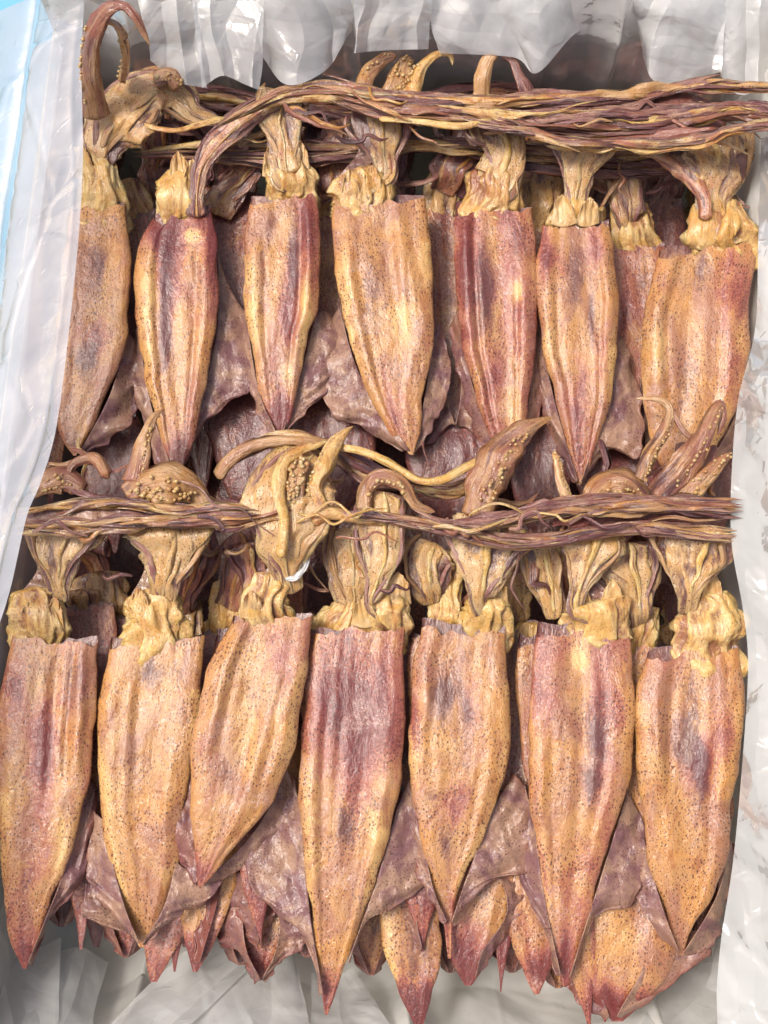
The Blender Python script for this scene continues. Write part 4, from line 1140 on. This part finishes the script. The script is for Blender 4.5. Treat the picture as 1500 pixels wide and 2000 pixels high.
# more ends fill the dark under the tips
for i, (x, ty, w, lab) in enumerate([
        (120, 1810, 120, 'dark purple squid end under the tip of the leftmost lower squid'),
        (245, 1870, 110, 'dark purple squid end under the golden spotted lower squid'),
        (380, 1850, 120, 'brown spotted squid end behind the wet maroon tips'),
        (470, 1885, 110, 'dark wine squid end in shadow between maroon tips and the fin wrapped end'),
        (600, 1870, 120, 'brown squid end under the left flank of the longest squid'),
        (725, 1905, 120, 'purple squid end under the right flank of the longest squid'),
        (880, 1900, 130, 'dark wine squid end in shadow under the pen of the yellow squid'),
        (1000, 1900, 110, 'purple squid end in shadow left of the sixth lower tip'),
        (1090, 1930, 120, 'dark squid end under the sixth lower tip'),
        (1330, 1880, 130, 'dark purple squid end under the rightmost lower tip'),
        (1372, 1822, 100, 'dark squid end close to the right wall of plastic')]):
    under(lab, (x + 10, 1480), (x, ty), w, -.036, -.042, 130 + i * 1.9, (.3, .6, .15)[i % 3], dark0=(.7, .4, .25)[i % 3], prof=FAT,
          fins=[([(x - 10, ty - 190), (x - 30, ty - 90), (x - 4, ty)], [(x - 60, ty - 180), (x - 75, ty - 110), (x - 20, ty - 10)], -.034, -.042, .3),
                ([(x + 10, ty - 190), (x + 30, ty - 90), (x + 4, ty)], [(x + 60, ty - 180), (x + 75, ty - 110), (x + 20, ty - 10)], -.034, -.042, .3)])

# deep squid that close the stack from below, heads and arms included, coloured dark in place of gap shade
ORD = ['first', 'second', 'third', 'fourth', 'fifth', 'sixth', 'seventh', 'eighth']
dr = np.random.default_rng(12)
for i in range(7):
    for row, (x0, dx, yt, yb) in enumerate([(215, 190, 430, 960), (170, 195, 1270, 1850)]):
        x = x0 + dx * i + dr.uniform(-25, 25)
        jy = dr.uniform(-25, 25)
        under('squid coloured dark as gap shade, deep behind the %s squid of the %s row' % (ORD[i], ('upper', 'lower')[row]), (x, yt), (x + 10, yb), 205, -.075, -.085, 70 + i * 1.3 + row * 11, .75, dark0=.7,
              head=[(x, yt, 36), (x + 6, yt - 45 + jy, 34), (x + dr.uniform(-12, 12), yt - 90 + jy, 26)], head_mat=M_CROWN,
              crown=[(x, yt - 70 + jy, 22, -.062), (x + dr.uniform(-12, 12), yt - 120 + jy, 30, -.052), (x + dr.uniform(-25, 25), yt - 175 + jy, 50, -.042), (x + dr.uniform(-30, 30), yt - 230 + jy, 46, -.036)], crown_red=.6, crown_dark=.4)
for i in range(8):  # added over the pale floor, dark skin stands in for shade between squid
    under('filler squid coloured dark for gap shade under the lower cord, %s from the left' % ORD[i], (60 + i * 190, 880), (80 + i * 190, 1420), 215, -.10, -.105, 90 + i * 1.3, .7, dark0=.6)


TANGLE = thing('tentacle_tangle', 'dark tangle of thin dried tentacles filling the gaps behind the necks', 'tentacle tangle', P(750, 600, -.03))
TANGLE['kind'] = 'stuff'


for i in range(8):
    x = 330 + 140 * i + dr.uniform(-30, 30)
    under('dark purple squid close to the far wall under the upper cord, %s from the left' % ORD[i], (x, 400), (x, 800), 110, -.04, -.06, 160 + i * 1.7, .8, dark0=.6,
          head=[(x, 400, 34), (x + dr.uniform(-10, 10), 350, 32), (x + dr.uniform(-14, 14), 305, 26)], head_mat=M_DARKARM,
          crown=[(x, 320, 26, -.03), (x + dr.uniform(-15, 15), 275, 34, -.022), (x + dr.uniform(-30, 30), 230, 46, -.016), (x + dr.uniform(-40, 40), 190, 40, -.012)], crown_red=.7, crown_dark=.5)

def wisp(pts, mat, seed, red=.2, dark=.1, flat=.45):
    """one stray arm"""
    p = np.asarray(pts, float)
    tube('strand', TANGLE, p, mat, seed, flat=flat, nr=16, pleat=.28, pf=3, red=red, dark=dark, twist=.8)


for i in range(104):
    if i >= 46:
        pass
    elif i < 22:
        x, y, z = dr.uniform(270, 1440), dr.uniform(215, 370), dr.uniform(-.03, .014)
    elif i < 38:
        x, y, z = dr.uniform(60, 1400), dr.uniform(900, 985), dr.uniform(.0, .03)
    else:
        x, y, z = dr.uniform(60, 1400), dr.uniform(1050, 1180), dr.uniform(-.02, .012)
    if 46 <= i < 64:
        x, y, z = dr.uniform(560, 1420), dr.uniform(180, 280), dr.uniform(.034, .047)
    elif 64 <= i < 82:
        x, y, z = dr.uniform(90, 1350), dr.uniform(985, 1050), dr.uniform(.036, .049)
    elif 82 <= i < 92:
        x, y, z = dr.uniform(300, 1400), dr.uniform(225, 330), dr.uniform(.0, .03)
    elif i >= 92:
        x, y, z = dr.uniform(90, 1400), dr.uniform(1060, 1150), dr.uniform(.0, .03)
    a = dr.uniform(-.6, .6) + (0 if dr.random() < .6 else 1.4)
    if 46 <= i < 82:
        a *= .25
    n = 6
    L = dr.uniform(60, 150) * (1.4 if 46 <= i < 82 else 1)
    k = np.linspace(-.5, .5, n)
    cv = dr.uniform(-80, 80)
    px_ = x + math.cos(a) * L * k - math.sin(a) * cv * (k * k - .1) + 10 * dr.normal(size=n) * .6
    py_ = y + math.sin(a) * L * k + math.cos(a) * cv * (k * k - .1) + 10 * dr.normal(size=n) * .6
    wisp(np.stack([px_, py_, dr.uniform(2, 5 if i >= 46 else 9) * np.array([.8, 1, 1.1, 1, .7, .3]), z + .006 * np.cos(k * 3)], 1), [M_DARKARM, M_ARM, M_DARKARM, M_CROWN, M_HEAD if i > 46 else M_ARM][i % 5], 300 + i * 1.7, dr.uniform(0, .7), dr.uniform(0, .4))

# ------------------------------------------------------------------ cords of twisted tentacles
def cord(label, bands, wlo, whi, z, seed, red=(0, .6), lift=0.0):
    """bands: lists of (x, y, half spread) px, each followed by n strands"""
    mid = np.asarray(bands[0][0], float)
    mid = mid[len(mid) // 2]
    root = thing('tentacle_cord', label, 'tentacle cord', P(mid[0], mid[1], z), 'cords of twisted tentacles')
    r = np.random.default_rng(seed)
    c = 0
    for bi, (base, n) in enumerate(bands):
        q = resample(base, 50)
        for i in range(n):
            c += 1
            off = (i / max(n - 1, 1) - .5) * 2 if n > 1 else 0
            t = np.linspace(0, 1, 50)
            a, b = sorted((max(0, r.uniform(-.3, .3)), min(1, r.uniform(.86, 1.5))))
            k = (t >= a) & (t <= b)
            y = q[:, 1] + q[:, 2] * (off * 0.7 + 0.9 * noise(t * 2.6 + c * 3, c * 7.3, seed)) + 4 * noise(t * 8, c * 3.1, seed + 2)
            w = r.uniform(wlo, whi) * (1 + 0.9 * noise(t * 5, c * 5.1, seed + 4))
            fade = np.clip(np.minimum((t - a) * 9 + .12, (b - t) * 9 + .12), .12, 1)
            # loose ends lift away from the bundle
            y = y + 22 * (1 - np.clip((b - t) * 9, 0, 1)) * r.uniform(-1, 1) * (b < .99) + 22 * (1 - np.clip((t - a) * 9, 0, 1)) * r.uniform(-1, 1) * (a > .01)
            w = np.maximum(w * fade, 1.2)
            zz = z + 0.004 * noise(t * 5, c * 2.7, seed + 6) + 0.004 * (1 - off * off) + 0.003 * bi + lift * np.clip((q[:, 0] - 1320) / 140, 0, 1) ** 1.4
            tube('strand', root, np.stack([q[:, 0], y, w, zz], 1)[k], [M_ARM, M_DARKARM, M_CROWN, M_DARKARM, M_ARM, M_DARKARM, M_HEAD][c % 7], seed + c * 1.9, flat=0.34, nr=18, nv=180, pleat=0.34, pf=3.0, rough=.3, lump=0.8, twist=0.9, red=r.uniform(*red), dark=r.uniform(-.1, .45), edge=.2)
    return root


cord_up = cord('thick tangled cord of tentacles across the heads of the upper row', [
    ([(425, 246, 8), (490, 212, 12), (560, 184, 16), (640, 178, 16), (720, 190, 14), (820, 200, 14), (920, 206, 12), (1020, 200, 12), (1120, 196, 14), (1220, 190, 14), (1320, 172, 10), (1420, 166, 10), (1580, 172, 14)], 16),
    ([(640, 190, 12), (740, 214, 12), (850, 220, 10), (960, 226, 10), (1060, 236, 22), (1160, 236, 26), (1260, 236, 24), (1360, 222, 20), (1440, 212, 16), (1580, 228, 18)], 18),
    ([(900, 236, 8), (1000, 250, 8), (1100, 272, 10), (1200, 278, 10), (1300, 280, 12), (1380, 270, 12), (1450, 250, 10), (1580, 236, 12)], 7)], 2.5, 9.5, .036, 5, lift=.032)
cord('thin brown tentacle strands in shadow behind the upper heads', [
    ([(255, 296, 14), (400, 290, 22), (560, 300, 26), (700, 290, 24), (850, 280, 20), (1000, 300, 26), (1200, 320, 26), (1350, 330, 22)], 14)], 2.5, 8, .006, 9)
cord('dark tangle of tentacles along the far wall of the box', [
    ([(340, 190, 16), (450, 195, 20), (620, 225, 26), (760, 220, 26), (900, 200, 22), (1000, 190, 20), (1150, 240, 22)], 12)], 4, 12, -.004, 11, (.4, .9))
cord_lo = cord('tangled cord of tentacles across the left heads of the lower row', [
    ([(25, 1000, 14), (120, 990, 14), (230, 985, 12), (340, 1000, 10), (430, 994, 10), (510, 1000, 12)], 8),
    ([(25, 1030, 14), (120, 1030, 12), (230, 1022, 10), (340, 1020, 8), (430, 1012, 8), (510, 1010, 12)], 8)], 2.5, 9, .040, 13)
cord_lr = cord('tangled cord of tentacles across the right heads of the lower row', [
    ([(630, 1002, 6), (740, 1010, 8), (840, 1026, 9), (930, 1048, 12), (1010, 1060, 10), (1090, 1056, 10), (1160, 1040, 10), (1260, 1032, 10), (1340, 1038, 12), (1452, 1044, 14)], 12),
    ([(860, 1024, 8), (960, 1020, 10), (1050, 1000, 12), (1150, 988, 14), (1260, 984, 14), (1350, 985, 14), (1452, 992, 18)], 13)], 2.5, 9, .040, 17)
cord('loose brown tentacles looping behind the yellow arm crown of the tilted squid', [
    ([(425, 930, 14), (470, 888, 12), (540, 864, 10), (640, 880, 14), (720, 930, 22), (800, 950, 22), (880, 955, 18), (950, 930, 16)], 9)], 3, 9, .020, 19)
sheet('web', cord_up, [(985, 205), (1100, 192), (1220, 188), (1330, 180), (1430, 215)], [(985, 215), (1100, 276), (1220, 282), (1330, 284), (1440, 225)], .034, .034, M_FIN, 61.5, red=.4, n=120, m=30, amp=.004)
sheet('web', cord_lo, [(30, 995), (130, 990), (240, 985), (350, 1000), (480, 1000)], [(30, 1034), (130, 1036), (240, 1028), (350, 1022), (480, 1014)], .039, .039, M_FIN, 63.5, red=.1, n=120, m=20, amp=.003)
sheet('web', cord_lr, [(1080, 1010), (1180, 988), (1290, 984), (1424, 1008)], [(1080, 1030), (1180, 1030), (1290, 1028), (1424, 1016)], .037, .037, M_FIN, 65.5, red=.5, n=110, m=24, amp=.003)
o_ = thing('loose_tentacle', 'pale yellow tentacle arching from the yellow crown towards the large dark arm', 'tentacle', P(800, 930, .03))
tube('strand', o_, [(655, 872, 7, .036), (715, 884, 8, .038), (765, 908, 8, .04), (820, 938, 8, .04), (865, 936, 8, .04), (910, 912, 8, .038), (955, 888, 6, .034)], M_HEAD, 91.3, flat=.6, nr=14, pleat=.2, pf=3, red=0, dark=-.1)
o_ = thing('loose_tentacle', 'pale tentacle hanging in a shallow curve just below the upper cord', 'tentacle', P(900, 245, .04))
tube('strand', o_, [(740, 232, 5, .044), (810, 236, 6, .046), (860, 244, 7, .046), (905, 246, 7, .046), (960, 234, 6, .044)], M_HEAD, 92.3, flat=.6, nr=14, pleat=.2, pf=3, red=0, dark=-.1)
o_ = thing('loose_tentacle', 'brown tentacle rising to an arch left of the yellow arm crown', 'tentacle', P(520, 870, .03))
tube('strand', o_, [(425, 935, 12, .03), (448, 900, 13, .034), (485, 876, 12, .036), (540, 862, 10, .038), (600, 862, 9, .038), (640, 868, 6, .036)], M_ARM, 93.3, flat=.6, nr=14, pleat=.25, pf=4, red=.2, dark=0)
